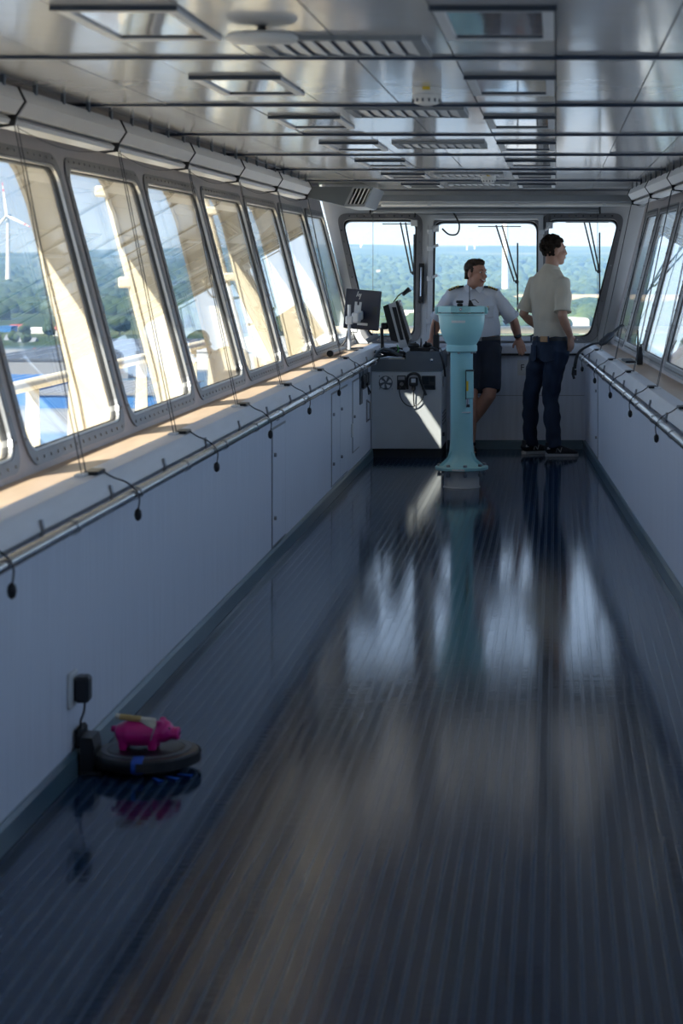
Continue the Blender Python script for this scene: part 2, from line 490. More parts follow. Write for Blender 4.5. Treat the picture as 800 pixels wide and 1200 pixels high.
for i, q in enumerate(openings):
    win_n += 1
    cx_ = sum(p[0] for p in q)/4; cb_ = sum(p[1] for p in q)/4
    def grow(pts, e): return [(p[0] + (e if p[0] > cx_ else -e), p[1] + (e if p[1] > cb_ else -e)) for p in pts]
    g = -.001
    wn = struct('window_%d' % win_n, MB().frame(quad_round(grow(q, .05), .10), quad_round(grow(q, .001)), 0, .012, WBk), M['frame'])
    obj('gasket', MB().frame(quad_round(grow(q, -.0005)), quad_round(grow(q, -.014)), -.046, -.01, WBk), M['gasket'], wn)
    lp = quad_round(grow(q, -.008))
    pn = MB(); pn.rings([[WBk(a, b, -.036) for a, b in lp], [WBk(a, b, -.028) for a, b in lp]])
    obj('pane', pn, M['glass_b'], wn)
    bt = MB()
    for j in range(4):
        p, p2 = Vector(q[j]), Vector(q[(j+1) % 4])
        for k in range(1, 10):
            c = p.lerp(p2, k/10); a = c.x; b = c.y
            a += .026 * (1 if j == 0 else -1 if j == 2 else 0); b += .026 * (1 if j == 1 else -1 if j == 3 else 0)
            bt.rings([[WBk(a + .007*math.cos(z*PI/3), b + .007*math.sin(z*PI/3), .012) for z in range(6)], [WBk(a + .006*math.cos(z*PI/3), b + .006*math.sin(z*PI/3), .016) for z in range(6)]])
    obj('bolts', bt, M['steel'], wn, kind='stuff')
    if i == 1:   # the middle window opens: a proud pale frame with clamps on its left and right posts
        sash = obj('sash', MB().frame(quad_round(grow(q, .045), .02), quad_round(grow(q, .004), .02), .013, .05, WBk), M['grey_w'], wn)
        for sx in (-1, 1):
            xx = -1.095 if sx < 0 else -.125
            for b in (.18, .56, .83, .98):
                cm = MB()
                cm.box((xx - .02, WBk(0, b, .11).y, WBk(0, b, .06).z - .022), (xx + .025, WBk(0, b, .05).y, WBk(0, b, .06).z + .022), .006)
                c = WBk(xx + .03, b, .10)
                cm.tube([c, c + Vector((.045, -.01, .035 if b > .9 else .02))], [.010, .014], 8)
                obj('clamp', cm, M['grey_w'], sash)

# rear wall behind the photographer
struct('wall_rear', MB().box((-1.9, Y0 - .06, -.05), (1.5, Y0, ZC + .05)), M['wall'])

# ---------------------------------------------------------------- ceiling
ce = struct('ceiling', MB().box((-2.12, Y0, ZC + .012), (1.45, YB + .62, ZC + .07)), M['navy'])
BAY0, BAYP = 6.08 - 1.84*4, 1.84
bays_y = [BAY0 + BAYP*k for k in range(11)]
pan_me = MB().box((-.1475, .006, 0), (.1475, BAYP - .006, .0118), .0).mesh('panel'); pan_me.materials.append(M['ceil'])
for yb in bays_y[:-1]:
    L_ = min(BAYP, YB + .55 - yb)
    for j in range(-7, 4):
        xc = j*.30 + .15
        if xc - .15 > 1.02 - .043*yb + .30: continue
        p_ = obj('panel', pan_me, M['ceil'], ce)
        p_.location = (xc, yb, ZC); p_.scale = (1, L_/BAYP, 1)
        p_.rotation_euler = (rnd.uniform(-.0012, .0012), rnd.uniform(-.006, .006), 0)
for yb in bays_y[1:-1]:
    obj('joint_bar', MB().box((-1.92, yb - .015, ZC - .010), (1.30 - .043*yb, yb + .015, ZC + .004), .003), M['navy'], ce)

# roof over everything, with the eave that shades the deep part of the room
EX0, EX1, EZ = -2.50, -2.02, 2.27
ro = MB().box((-2.02, Y0 - .1, 2.275), (1.9, YB + .75, 2.36))
for a, b, c, d in ((EX0, EX1, Y0 - .1, 14.62), (EX0, EX1, 15.37, YB + .75), (EX0, -2.45, 14.62, 15.37), (-2.29, EX1, 14.62, 15.37), (-2.45, -2.29, 15.20, 15.37)):  # gap added in the unseen eave to cast a sun strip on the cabinet
    ro.box((a, c, EZ), (b, d, 2.36))
struct('roof', ro, M['cream'])
# ================================================================ fittings
# handrails
for sd in (LEFT, RIGHT):
    s = S(sd); ve = VEND[sd]
    hr = thing('handrail', 'polished steel handrail below the %s window ledge' % SN[sd], 'handrail', s(Vector((.06, 0, .80))), 'handrails on the side walls')
    r0, r1 = Y0 + .05, (16.55 if sd == LEFT else 17.25)
    obj('tube', MB().tube([s(Vector((.062, r0, .80))), s(Vector((.062, r1, .80)))], .0205, 14), M['steel'], hr, .6)
    v = 6.1 - 7*.92 if sd == LEFT else 16.75 - 19*.92
    while v < r1 - .1:
        if v > r0 + .1:
            c = s(Vector((.062, v, .80)))
            d = (s(Vector((.062, v + 1, .80))) - c)
            cl = obj('collar', MB().tube([c - d*.016, c + d*.016], .0245, 14), M['steel'], hr, .6)
            obj('bracket', MB().tube([s(Vector((0, v, .775))), s(Vector((.03, v, .772))), s(Vector((.062, v, .785)))], .007, 8), M['steel'], cl, .6)
            if v - .2 > r0:
                obj('hook', MB().tube([s(Vector((.018, v - .2, .80))), s(Vector((.024, v - .2, .822))), s(Vector((.018, v - .2, .848)))], .006, 6), M['steel_d'], hr)
        v += .92

# roller blinds: cassette under the ceiling, cords down to the ledge, clip and hanging weight
def blind(side, v0, v1, i):
    s = S(side)
    side_word = SN[side]
    t = thing('roller_blind', 'pale %s roller blind cassette, %s from the camera end, its cords tied to the ledge' % (side_word + '-hand', ORD[i]), 'blind', s(Vector((-.29, v0, 2.16))), 'roller blinds along the windows')
    g = .022
    prof = [(-.44, 2.165), (-.295, 2.172), (-.272, 2.125), (-.30, 2.082), (-.42, 2.080)]
    obj('cassette', MB(s).prism(prof, v0 + g, v1 - g, 'xz'), M['blindw'], t)
    obj('bottom_bar', MB(s).prism([(-.385, 2.071), (-.325, 2.076), (-.312, 2.064), (-.318, 2.050), (-.385, 2.045)], v0 + g + .02, v1 - g - .02, 'xz'), M['blindw'], t)
    br = obj('bracket', MB(s).prism([(-.44, 2.168), (-.29, 2.175), (-.266, 2.126), (-.297, 2.078), (-.305, 2.045), (-.36, 2.038), (-.44, 2.06)], v1 - g + .006, v1 - .008, 'xz'), M['black'], t)
    for k in range(4):
        vv = v0 + .2 + k*.4
        if vv < v1: obj('hanger', MB(s).box((-.30, vv, 2.165), (-.288, vv + .022, 2.199)), M['grey_d'], t)
    top = Vector((-.30, v1 - .02, 2.05))
    for dv in (-.05, .05):
        e = Vector((-.045, v1 - .02 - .12 + dv*.6, ZL + .003))
        a = top + Vector((0, dv*.4, 0))
        obj('cord', MB(s).tube([a, a.lerp(e, .5) + Vector((.0, 0, -.01)), e], .0019, 6), M['cord'], t)
    e = Vector((-.04, v1 - .14, ZL))
    obj('eyelet', MB(s).box((-.065, v1 - .20, ZL), (-.03, v1 - .14, ZL + .010), .003), M['white'], t)
    obj('clip', MB(s).box((-.05, v1 - .14, ZL + .001), (.0, v1 - .02, ZL + .013), .005), M['black'], t)
    pts = [(-.01, v1 - .04, ZL + .008), (.02, v1 - .0, ZL - .02), (.055, v1 + .06, .845), (.088, v1 + .09, .80), (.085, v1 + .09, .745)]
    obj('tail_cord', MB(s).tube(spl(pts, 4), .0030, 6), M['cord'], t)
    obj('weight', MB(s).lathe([(.004, .03), (.011, .022), (.013, .008), (.010, -.006), (.003, -.012)], (.085, v1 + .09, .725), 10), M['black'], t, .8)
    # slack thin wire under the cassette
    w0, w1 = Vector((-.325, v0 + .1, 2.045)), Vector((-.325, v1 - .1, 2.045))
    obj('slack_wire', MB(s).tube([w0.lerp(w1, k/8) - Vector((0, 0, .035*math.sin(PI*k/8))) for k in range(9)], .0016, 5), M['cord'], t)
i = 0
for k in range(-4, 5):
    v1 = 8.32 + PITCH*k + .14
    blind(LEFT, v1 - PITCH, v1, i); i += 1
i = 0
for k in range(8, -1, -1):
    v1 = 16.25 - PITCH*k + .05
    blind(RIGHT, v1 - PITCH, v1, i); i += 1

# recessed ceiling lights (switched off)
def ceiling_light(xc, y0, label):
    t = thing('ceiling_light', label, 'light', (xc, y0 + .34, ZC), 'recessed ceiling lights')
    W2, L = .145, .68
    fr = MB()
    zb = ZC - .011
    def fn(a, b, d): return Vector((xc + a, y0 + b, d))
    fr.frame(rect_loop(-W2, W2, 0, L, 1), rect_loop(-W2 + .028, W2 - .028, .045, L - .045, 1), zb, ZC - .001, fn)
    obj('frame', fr, M['grey_w'], t)
    obj('lip', MB().box((xc - W2 - .006, y0 - .012, zb - .003), (xc + W2 + .006, y0 + .004, ZC - .001)), M['lip_shade'], t)
    obj('lip', MB().box((xc - W2 + .03, y0 + L - .055, zb + .002), (xc + W2 - .03, y0 + L - .049, ZC - .001)), M['lip_shade'], t)
    obj('diffuser', MB().box((xc - W2 + .029, y0 + .046, ZC - .005), (xc + W2 - .029, y0 + L - .046, ZC - .001)), M['diff'], t)
nb = 0
for bi, yb in enumerate(bays_y[2:-1]):
    for xc, row in ((-.15, 'right'), (-1.05, 'left')):
        if yb + 1.3 > YB: continue
        ceiling_light(xc, yb + .63, 'recessed rectangular ceiling light, %s of the %s-hand row counted from the camera' % (ORD[bi], row))

# air grilles
for gi, (gy, gl) in enumerate(((5.50, .46), (8.02, .46), (10.35, .46), (13.95, .46), (15.7, .4))):
    t = thing('air_grille', 'long white air grille with slanted fins, %s from the camera on the ceiling' % ORD[gi], 'vent', (-.6, gy, ZC), 'ceiling air grilles')
    x0, x1 = -.83, -.36
    fr = MB(); fn = lambda a, b, d: Vector((a, b, d))
    fr.frame(rect_loop(x0, x1, gy, gy + gl, 1), rect_loop(x0 + .03, x1 - .03, gy + .03, gy + gl - .03, 1), ZC - .014, ZC - .001, fn)
    obj('frame', fr, M['grey_m'], t)
    obj('backing', MB().box((x0 + .03, gy + .03, ZC - .006), (x1 - .03, gy + gl - .03, ZC - .001)), M['navy'], t)
    for q in range(9):
        xx = x0 + .045 + q*.045
        obj('fin', MB().add([(xx, gy + .03, ZC - .006), (xx + .034, gy + .03, ZC - .013), (xx + .036, gy + .03, ZC - .011), (xx + .004, gy + .03, ZC - .006),
                             (xx, gy + gl - .03, ZC - .006), (xx + .034, gy + gl - .03, ZC - .013), (xx + .036, gy + gl - .03, ZC - .011), (xx + .004, gy + gl - .03, ZC - .006)],
                            [(0,1,2,3), (7,6,5,4), (0,4,5,1), (1,5,6,2), (2,6,7,3), (3,7,4,0)]), M['grey_w'], t)
# round loudspeaker and smoke detectors
t = thing('ceiling_speaker', 'large flat white disc speaker on the ceiling near the camera', 'speaker', (-.76, 5.3, ZC))
obj('disc', MB().lathe([(.03, 0), (.085, -.004), (.094, -.012), (.094, -.02), (.085, -.026), (.02, -.03)], (-.765, 5.33, ZC - .012), 32), M['white'], t, .6)
obj('stem', MB().lathe([(.012, 0), (.012, -.04)], (-.765, 5.33, ZC - .001), 12), M['gasket'], t)
for nm, c, sc_ in (('nearer', (-.45, 7.15), 1.0), ('farther', (-.47, 14.3), 1.0)):
    t = thing('smoke_detector', 'white smoke detector with a yellow band, the %s one on the ceiling' % nm, 'detector', (c[0], c[1], ZC), 'smoke detectors')
    obj('base', MB().lathe([(.052, -.001), (.052, -.022), (.048, -.026)], (c[0], c[1], ZC), 24), M['white'], t, .6)
    obj('yellow_band', MB().box((c[0] - .012, c[1] - .054, ZC - .013), (c[0] + .014, c[1] - .046, ZC - .002)), M['yellow'], t)
    obj('head', MB().lathe([(.050, -.027), (.052, -.036), (.050, -.046), (.040, -.058), (.018, -.064)], (c[0], c[1], ZC), 24), M['white'], t, .6)
    sl = MB()
    for q in range(14):
        a = 2*PI*q/14
        p = Vector((c[0] + .0495*math.cos(a), c[1] + .0495*math.sin(a), ZC - .047))
        sl.box(p - Vector((.003, .003, .006)), p + Vector((.003, .003, .006)))
    obj('vent_slots', sl, M['grey_d'], t)

# grey unit with open louvred end, high in the far left corner
t = thing('air_unit', 'dark grey box unit with a louvred end hanging in the far left ceiling corner', 'air unit', (-1.7, 15.9, 2.0))
AY0, AY1 = 15.75, 16.75
bd = MB().prism([(-1.97, 2.17), (-1.56, 2.17), (-1.56, 2.03), (-1.62, 2.02), (-1.97, 2.10)], AY0, AY1, 'xz')
obj('body', bd, M['grey_d'], t)
obj('louvre_frame', MB().frame([(-1.56, 2.165), (-1.40, 2.165), (-1.47, 2.015), (-1.63, 2.015)], [(-1.545, 2.155), (-1.42, 2.155), (-1.475, 2.035), (-1.60, 2.035)], AY0 - .02, AY1, lambda a, b, d: Vector((a, d, b))), M['grey_m'], t)
for q in range(4):
    xx = -1.528 + q*.03
    obj('louvre', MB().add([(xx, AY0 - .015, 2.155), (xx + .010, AY0 - .015, 2.155), (xx - .047, AY0 - .015, 2.035), (xx - .057, AY0 - .015, 2.035),
                            (xx, AY1 - .05, 2.155), (xx + .010, AY1 - .05, 2.155), (xx - .047, AY1 - .05, 2.035), (xx - .057, AY1 - .05, 2.035)],
                           [(0,1,2,3), (7,6,5,4), (0,4,5,1), (1,5,6,2), (2,6,7,3), (3,7,4,0)]), M['blindw'], t)

# end-wall header: lamp trough, blind cassettes
t = thing('lamp_trough', 'long pale lamp trough along the top of the end wall', 'light', (-.6, 17.55, 2.14))
obj('trough', MB().prism([(17.55, 2.165), (17.66, 2.165), (17.66, 2.10), (17.60, 2.085), (17.55, 2.11)], -1.52, .66, 'yz'), M['grey_m'], t)
obj('tube', MB().tube([(-1.50, 17.60, 2.085), (.64, 17.60, 2.085)], .018, 12), M['white'], t, .7)
for q in range(3):
    obj('clip', MB().box((-1.1 + q*.75, 17.575, 2.07), (-1.07 + q*.75, 17.625, 2.12)), M['grey_w'], t)
t = thing('end_blind', 'slim grey roller blind tube above the end windows', 'blind', (-.6, 17.72, 2.0))
obj('tube', MB().tube([(-1.60, 17.70, 2.035), (.38, 17.70, 2.035)], .022, 12), M['grey_m'], t, .7)
for xx in (-1.60, .38):
    obj('bracket', MB().box((xx - .008, 17.67, 2.005), (xx + .008, 17.74, 2.065)), M['gasket'], t)
for xx, z0 in ((-1.575, ZL), (.36, ZL)):
    obj('cord', MB().tube([(xx, 17.66, 2.03), (xx, 17.64, z0 + .002)], .0022, 6), M['cord'], t)
obj('slack_wire', MB().tube([Vector((-1.55, 17.66, 2.02)).lerp(Vector((.36, 17.66, 2.02)), k/10) - Vector((0, 0, .03*math.sin(PI*k/10))) for k in range(11)], .002, 5), M['cord'], t)

# wiper motors: small grey boxes at the window tops with their cables
for nm, xx, zz, cab in (('left', -1.235, 1.93, [(-1.235, 0, .05), (-1.225, -.01, .09), (-1.205, -.01, .125)]), ('middle', -1.05, 1.88, [(-.99, 0, 0), (-.93, -.02, -.05), (-.86, -.02, -.045), (-.84, -.02, .03), (-.88, -.02, .12), (-.92, .0, .17)]), ('right', -.055, 1.91, [(-.055, 0, .03), (-.055, -.01, .10)])):
    yy = WBk(0, (zz - ZL)/math.cos(TILT), 0).y
    t = thing('wiper_motor', 'small grey wiper motor box at the top of the %s end window' % nm, 'motor box', (xx, yy - .03, zz), 'wiper motors')
    obj('case', MB().box((xx - .03, yy - .06, zz - .028), (xx + .03, yy - .016, zz + .028), .006), M['grey_w'], t)
    obj('cable', MB().tube(spl([(a, yy - .04 + b, zz + c) for a, b, c in cab]), .008, 8), M['black'], t, .8)
# tall latch on the left end window's post
t = thing('window_latch', 'tall dark sliding latch on the post beside the left end window', 'latch', (-1.17, 17.7, 1.3))
zz = 1.43
yy = WBk(0, (zz - ZL)/math.cos(TILT), 0).y
obj('plate', MB().add([(-1.165 + a, WBk(0, b, d).y, WBk(0, b, d).z) for b, d in ((.35, .012), (.35, .045), (.70, .045), (.70, .012)) for a in (-.022, .022)],
                      [(0,1,3,2), (2,3,5,4), (4,5,7,6), (6,7,1,0), (0,2,4,6), (7,5,3,1)]), M['gasket'], t)
obj('grip', MB().tube([WBk(-1.165, .40, .06), WBk(-1.165, .66, .06)], .008, 8), M['steel'], t)

# wipers outside the end windows
for nm, pv, top in (('left', P(483, 320, 17.95), [P(469, 261, 18.05), P(475, 261, 18.05)]), ('middle', P(604, 330, 17.95), [P(581, 264, 18.05), P(588, 264, 18.05)]), ('right', P(700, 318, 17.95), [P(684, 259, 18.05), P(690, 259, 18.05)])):
    t = thing('wiper', 'black pantograph wiper parked outside the %s end window' % nm, 'wiper', pv, 'window wipers')
    for a in top:
        obj('arm', MB().tube([a, pv + Vector(((a.x - top[0].x)*.6 - .012, 0, 0))], .007, 6), M['black_m'], t)
    dx = Vector((.022, 0, 0))
    obj('blade', MB().box(pv + Vector((.010, -.01, -.31)), pv + Vector((.024, .01, .34))), M['black_m'], t)
    obj('pivot', MB().lathe([(.016, -.015), (.019, 0), (.016, .015)], pv + Vector((.01, 0, 0)), 12, 'y'), M['black_m'], t)
    obj('spray_bar', MB().tube([top[0] + Vector((-.16, .02, -.01)), top[0] + Vector((.22, .02, -.01))], .005, 6), M['black_m'], t)

# 'F' plate on the end wall, partly behind the standing man
t = thing('wall_sign', 'white square plate lettered F on the end wall', 'sign', (-.29, YB - .003, .68))
c = P(615, 431, YB)
obj('plate', MB().box((c.x - .065, YB - .005, c.z - .065), (c.x + .09, YB - .0005, c.z + .065)), M['white'], t)
tm = text_mesh('F -', .075); tm.transform(Matrix.Translation((c.x, YB - .0058, c.z)) @ Matrix.Rotation(PI/2, 4, 'X'))
obj('lettering', tm, M['black'], t)

# black switch unit on the left wall by the cabinet
s = S(LEFT)
t = thing('switch_unit', 'black switch and socket unit on the left wall beside the grey cabinet', 'switch', s(Vector((0, 15.9, .65))))
obj('plate', MB(s).box((0, 15.62, .60), (.012, 16.25, .77), .003), M['grey_d'], t)
obj('plate', MB(s).box((0, 15.62, .50), (.012, 15.80, .60), .003), M['grey_d'], t)
for q in range(3):
    obj('socket', MB(s).box((.012, 15.68 + q*.19, .62 + .03*(q % 2)), (.035, 15.80 + q*.19, .72), .006), M['black'], t)
obj('cable', MB(s).tube([(.03, 16.0, .62), (.05, 16.02, .57), (.03, 16.1, .55), (.02, 16.15, .60)], .006, 8), M['black'], t)
t = thing('wall_grip', 'narrow upright steel grip on the left wall beside the grey cabinet', 'grip', s(Vector((0, 16.3, .4))))
obj('plate', MB(s).box((0, 16.2, .32), (.006, 16.28, .50)), M['steel_d'], t)
obj('bar', MB(s).tube([(.006, 16.24, .33), (.03, 16.24, .35), (.03, 16.24, .47), (.006, 16.24, .49)], .007, 8), M['steel_d'], t)
# ================================================================ grey cabinet
CYF = 16.60
t = thing('cabinet', 'grey equipment cabinet with a darker stepped top in the far left corner', 'cabinet', (-1.2, CYF + .4, 0))
cx0, cx1, cyb = -1.495, -.925, YB - .012
body = obj('body', MB().box((cx0, CYF, .075), (cx1, cyb, .705), .006), M['cab'], t)
obj('plinth', MB().box((cx0 + .008, CYF + .02, 0), (cx1 - .008, cyb, .075)), M['black_m'], t)
tp = obj('top_box', MB().prism([(cx0, .706), (cx1 + .003, .706), (cx1 + .003, .865), (-1.20, .865), (-1.215, .855), (-1.215, .80), (cx0, .80)], CYF - .012, cyb, 'xz'), M['grey_d'], t)
obj('lock', MB().lathe([(.012, 0), (.012, -.006), (.006, -.009)], (-1.005, CYF - .012, .795), 12, 'y'), M['steel'], tp)
obj('paper_sheet', MB().box((-1.36, CYF + .02, .801), (-1.23, CYF + .3, .803)), M['paper'], tp)
# round fan vent with blades and four screws
fv = obj('fan_vent', MB().lathe([(.056, 0), (.056, -.004), (.050, -.006), (.004, -.006)], (-1.378, CYF, .612), 24, 'y'), M['grey_d'], body)
bl = MB()
for q in range(5):
    a = 2*PI*q/5
    c = Vector((-1.378, CYF - .0085, .612))
    d1 = Vector((math.cos(a), 0, math.sin(a))); d2 = Vector((math.cos(a + .75), 0, math.sin(a + .75)))
    bl.rings([[c + d1*.012, c + d1*.048, c + (d1 + d2).normalized()*.05, c + d2*.044], [p + Vector((0, -.002, 0)) for p in (c + d1*.012, c + d1*.048, c + (d1 + d2).normalized()*.05, c + d2*.044)]])
obj('fan_blades', bl, M['grey_w'], fv)
for sx in (-1, 1):
    for sz in (-1, 1):
        obj('screw', MB().lathe([(.005, 0), (.004, -.004)], (-1.378 + sx*.052, CYF, .612 + sz*.052), 8, 'y'), M['steel'], fv)
# socket with plug and loop of cable
sk = obj('socket', MB().box((-1.285, CYF - .008, .555), (-1.215, CYF, .67), .003), M['black'], body)
obj('plug', MB().lathe([(.016, 0), (.016, -.025), (.008, -.04)], (-1.248, CYF - .008, .60), 12, 'y'), M['steel_d'], sk)
obj('socket_cover', MB().box((-1.277, CYF - .011, .635), (-1.223, CYF - .008, .662)), M['steel_d'], sk)
pts = []
for q in range(17):
    a = PI*q/16
    pts.append((-1.165 - .10*math.cos(a), CYF - .02, .55 - .13*math.sin(a)))
obj('cable', MB().tube(spl([(-1.248, CYF - .045, .60)] + pts + [(-1.07, CYF - .018, .60)]), .004, 8), M['black'], sk, .8)
# handset in its cradle with the dark curled cord
hs = obj('handset', MB().box((-1.185, CYF - .05, .585), (-1.115, CYF - .006, .655), .010), M['black'], body)
obj('handset_screen', MB().box((-1.168, CYF - .053, .615), (-1.132, CYF - .050, .648)), M['grey_w'], hs)
obj('handset_stem', MB().box((-1.165, CYF - .04, .55), (-1.135, CYF - .01, .59), .005), M['black'], hs)
obj('handset_lead', MB().tube([(-1.15, CYF - .025, .55), (-1.15, CYF - .02, .47), (-1.145, CYF - .02, .42)], .005, 8), M['black'], hs)
pts = [(-1.20, CYF - .02, .56), (-1.205, CYF - .03, .63), (-1.19, CYF - .035, .672), (-1.15, CYF - .035, .688), (-1.11, CYF - .035, .676), (-1.09, CYF - .03, .62), (-1.065, CYF - .02, .55), (-1.05, CYF - .02, .51)]
obj('curled_cord', MB().tube(spl(pts), .0105, 10), M['black'], hs, .8)
dp = obj('display_panel', MB().box((-1.085, CYF - .007, .555), (-.975, CYF, .668), .003), M['black'], body)
for q, (a, b, c, d) in enumerate(((-1.075, -1.03, .60, .655), (-1.022, -.985, .62, .655), (-1.075, -.985, .565, .59))):
    obj('display_field', MB().box((a, CYF - .0085, c), (b, CYF - .007, d)), M['screen'], dp)
# vents and latches on the right-hand side
for q in range(4):
    obj('side_vent', MB().box((cx1, CYF + .12, .26 + q*.03), (cx1 + .004, CYF + .55, .272 + q*.03)), M['grey_d'], body)
obj('side_latch', MB().box((cx1, CYF + .08, .17), (cx1 + .018, CYF + .14, .20), .003), M['black'], body)
obj('side_latch', MB().box((cx1, CYF + .1, .57), (cx1 + .014, CYF + .16, .66), .003), M['grey_m'], body)

# ================================================================ things on and over the cabinet
# monitor on a pole, seen from behind, on the left ledge
mc = P(424, 363, 16.45)
t = thing('monitor', 'dark flat monitor on a steel pole, its back to the camera, on the left ledge', 'monitor', P(409, 417, 16.2))
c = mc; ang = math.radians(-9)
def mxf(p):
    q = Matrix.Rotation(math.radians(7), 3, 'Z') @ Vector((p.x, p.y, p.z + .07*p.x))
    return Vector((c.x + q.x, c.y + q.y, c.z + q.z - .0))
M['navyplastic'] = mat('monitor_back', (.008, .011, .034), .35, var=.2, vscale=(9, 9, 9))
def mxr(p):
    q = Matrix.Rotation(math.radians(4.5), 3, 'Y') @ Vector(p)
    q = Matrix.Rotation(math.radians(-9), 3, 'Z') @ q
    return c + q
bk = obj('back_cover', MB(mxr).box((-.145, 0, -.16), (.145, .03, .16), .006), M['navyplastic'], t)
obj('screen', MB(mxr).box((-.14, .0302, -.152), (.14, .034, .155)), M['screen'], t)
obj('port_grille', MB(mxr).box((.09, -.003, -.03), (.122, 0, .03)), M['black'], bk)
obj('rating_label', MB(mxr).box((-.03, -.002, -.125), (.055, 0, -.105)), M['white'], bk)
lg = MB(mxr)
for q, (xo, z0, z1) in enumerate(((-.016, -.012, .030), (-.006, -.008, .012), (.004, -.012, .012), (.014, -.034, .012))):
    sh = .30
    z0 += .115; z1 += .115
    xo -= .035
    lg.add([(xo + sh*(z0-.115), -.0022, z0), (xo + .0045 + sh*(z0-.115), -.0022, z0), (xo + .0045 + sh*(z1-.115), -.0022, z1), (xo + sh*(z1-.115), -.0022, z1),
            (xo + sh*(z0-.115), 0, z0), (xo + .0045 + sh*(z0-.115), 0, z0), (xo + .0045 + sh*(z1-.115), 0, z1), (xo + sh*(z1-.115), 0, z1)],
           [(0,1,2,3), (7,6,5,4), (0,4,5,1), (1,5,6,2), (2,6,7,3), (3,7,4,0)])
obj('logo_strokes', lg, M['white'], bk)
vp = MB(mxr)
vp.box((-.062, -.012, -.035), (-.005, -.001, .035), .004)
for sx in (-.052, -.015):
    for sz in (-.045, .045):
        vp.box((sx - .010, -.006, sz - .016), (sx + .010, -.001, sz + .016), .002)
obj('mount_plate', vp, M['grey_w'], bk)
pb = P(409, 417, 16.2)
pt = P(410, 357, 16.2)
obj('pole', MB().tube([(pb.x, pb.y, ZL + .002), (pb.x, pb.y, pt.z)], .0135, 14), M['grey_w'], t, .7)
pc = P(410, 374, 16.2)
obj('pole_clamp', MB().box((pb.x - .028, pb.y - .028, pc.z - .04), (pb.x + .03, pb.y + .03, pc.z + .025), .008), M['grey_w'], t)
obj('arm', MB().box((pb.x + .02, pb.y - .02, pc.z - .03), (pb.x + .075, pb.y + .20, pc.z + .05), .01), M['grey_w'], t)
obj('arm_head', MB().box((pb.x + .045, pb.y + .14, pc.z - .01), (pb.x + .09, pb.y + .235, pc.z + .06), .01), M['grey_w'], t)
obj('foot', MB().box((pb.x - .06, pb.y - .09, ZL), (pb.x + .07, pb.y + .06, ZL + .008), .003), M['gasket'], t)
obj('foot_lever', MB().tube([(pb.x - .15, pb.y - .05, ZL + .012), (pb.x - .02, pb.y, ZL + .015), (pb.x + .1, pb.y + .1, ZL + .015)], .006, 8), M['steel_d'], t)
obj('cable', MB().tube(spl([(pb.x - .01, pb.y, pc.z - .09), (pb.x - .02, pb.y, ZL + .1), (pb.x - .06, pb.y - .02, ZL + .035), (pb.x - .12, pb.y - .05, ZL + .008), (pb.x - .17, pb.y - .08, ZL + .006)]), .008, 8), M['black'], t, .8)
obj('cable', MB().tube([tuple(mxr(Vector((-.02, .0, -.13)))), (pb.x + .05, pb.y + .1, pc.z - .11), (pb.x + .01, pb.y, pc.z - .10)], .003, 6), M['black'], t, .8)

# grey rolled sleeve and clamp light on the ledge
c0, c1 = P(430, 400, 16.55), P(443, 393, 16.55)
t = tag(obj('roll', MB().tube([c0 + Vector((0, 0, .0)), c1], .022, 14), M['grey_m'], None, .7), 'short grey rolled tube leaning on the left ledge behind the monitor pole', 'tube')
a = P(355, 412, 14.6)
t = thing('tool_tube', 'dull grey tube lying on the left ledge against the windows', 'tube', (-1.68, 15.0, ZL))
obj('barrel', MB().tube([(-1.665, 15.15, ZL + .024), (-1.655, 15.95, ZL + .024)], .022, 12), M['steel_d'], t, .7)
obj('cap', MB().tube([(-1.665, 15.10, ZL + .024), (-1.665, 15.15, ZL + .024)], .024, 12), M['gasket'], t, .7)

# chart plotter: second screen on its bracket seen edge on
t = thing('tilted_screen', 'black tilted screen on a bracket, seen from its edge, on the grey cabinet', 'screen', P(462, 410, 16.9))
def side_poly(px, Y0_, Y1_, mb):
    mb.rings([[P(x, y, Y0_) for x, y in px], [P(x, y, Y0_) + Vector((0, Y1_ - Y0_, 0)) for x, y in px]])
    return mb
obj('case', side_poly([(448.5, 359), (456, 356), (470, 402), (458, 399)], 16.8, 17.12, MB()), M['black_m'], t)
obj('side_plate', side_poly([(455, 356.5), (463, 353.5), (476, 405), (468, 406)], 16.79, 17.13, MB()), M['grey_w'], t)
obj('bezel', side_poly([(463, 353), (466, 352), (479.5, 399), (477, 405)], 16.8, 17.12, MB()), M['black'], t)
obj('screen_face', side_poly([(466, 354), (467, 354), (479.7, 397), (479, 399)], 16.82, 17.10, MB()), M['screen'], t)
obj('case_panel', side_poly([(459, 360), (464, 360), (473, 398), (469, 399)], 16.785, 16.79, MB()), M['black_m'], t)
obj('corner_bracket', side_poly([(467, 399), (475, 398), (478, 407), (468, 408)], 16.775, 16.79, MB()), M['grey_w'], t)
obj('post', MB().tube([P(448, 411, 16.85), P(447, 384, 16.85)], .014, 10), M['black'], t)
obj('joint', MB().box(P(446, 386, 16.83), P(455, 378, 16.9), .01), M['black'], t)
g = P(460, 356, 16.85)
lampt = thing('gooseneck_lamp', 'small black gooseneck lamp clipped over the tilted screen', 'lamp', g)
obj('neck', MB().tube([P(461, 354, 16.86), P(466, 347, 16.86), P(471, 343, 16.86), P(475, 342, 16.86)], .005, 8), M['black'], lampt, .8)
obj('head', MB().tube([P(472, 345, 16.84), P(479, 339, 16.88)], [.016, .020], 10), M['black'], lampt, .8)
obj('reflector', MB().tube([P(478, 340.5, 16.88), P(480, 338.5, 16.88)], [.021, .021], 10), M['steel_d'], lampt, .8)

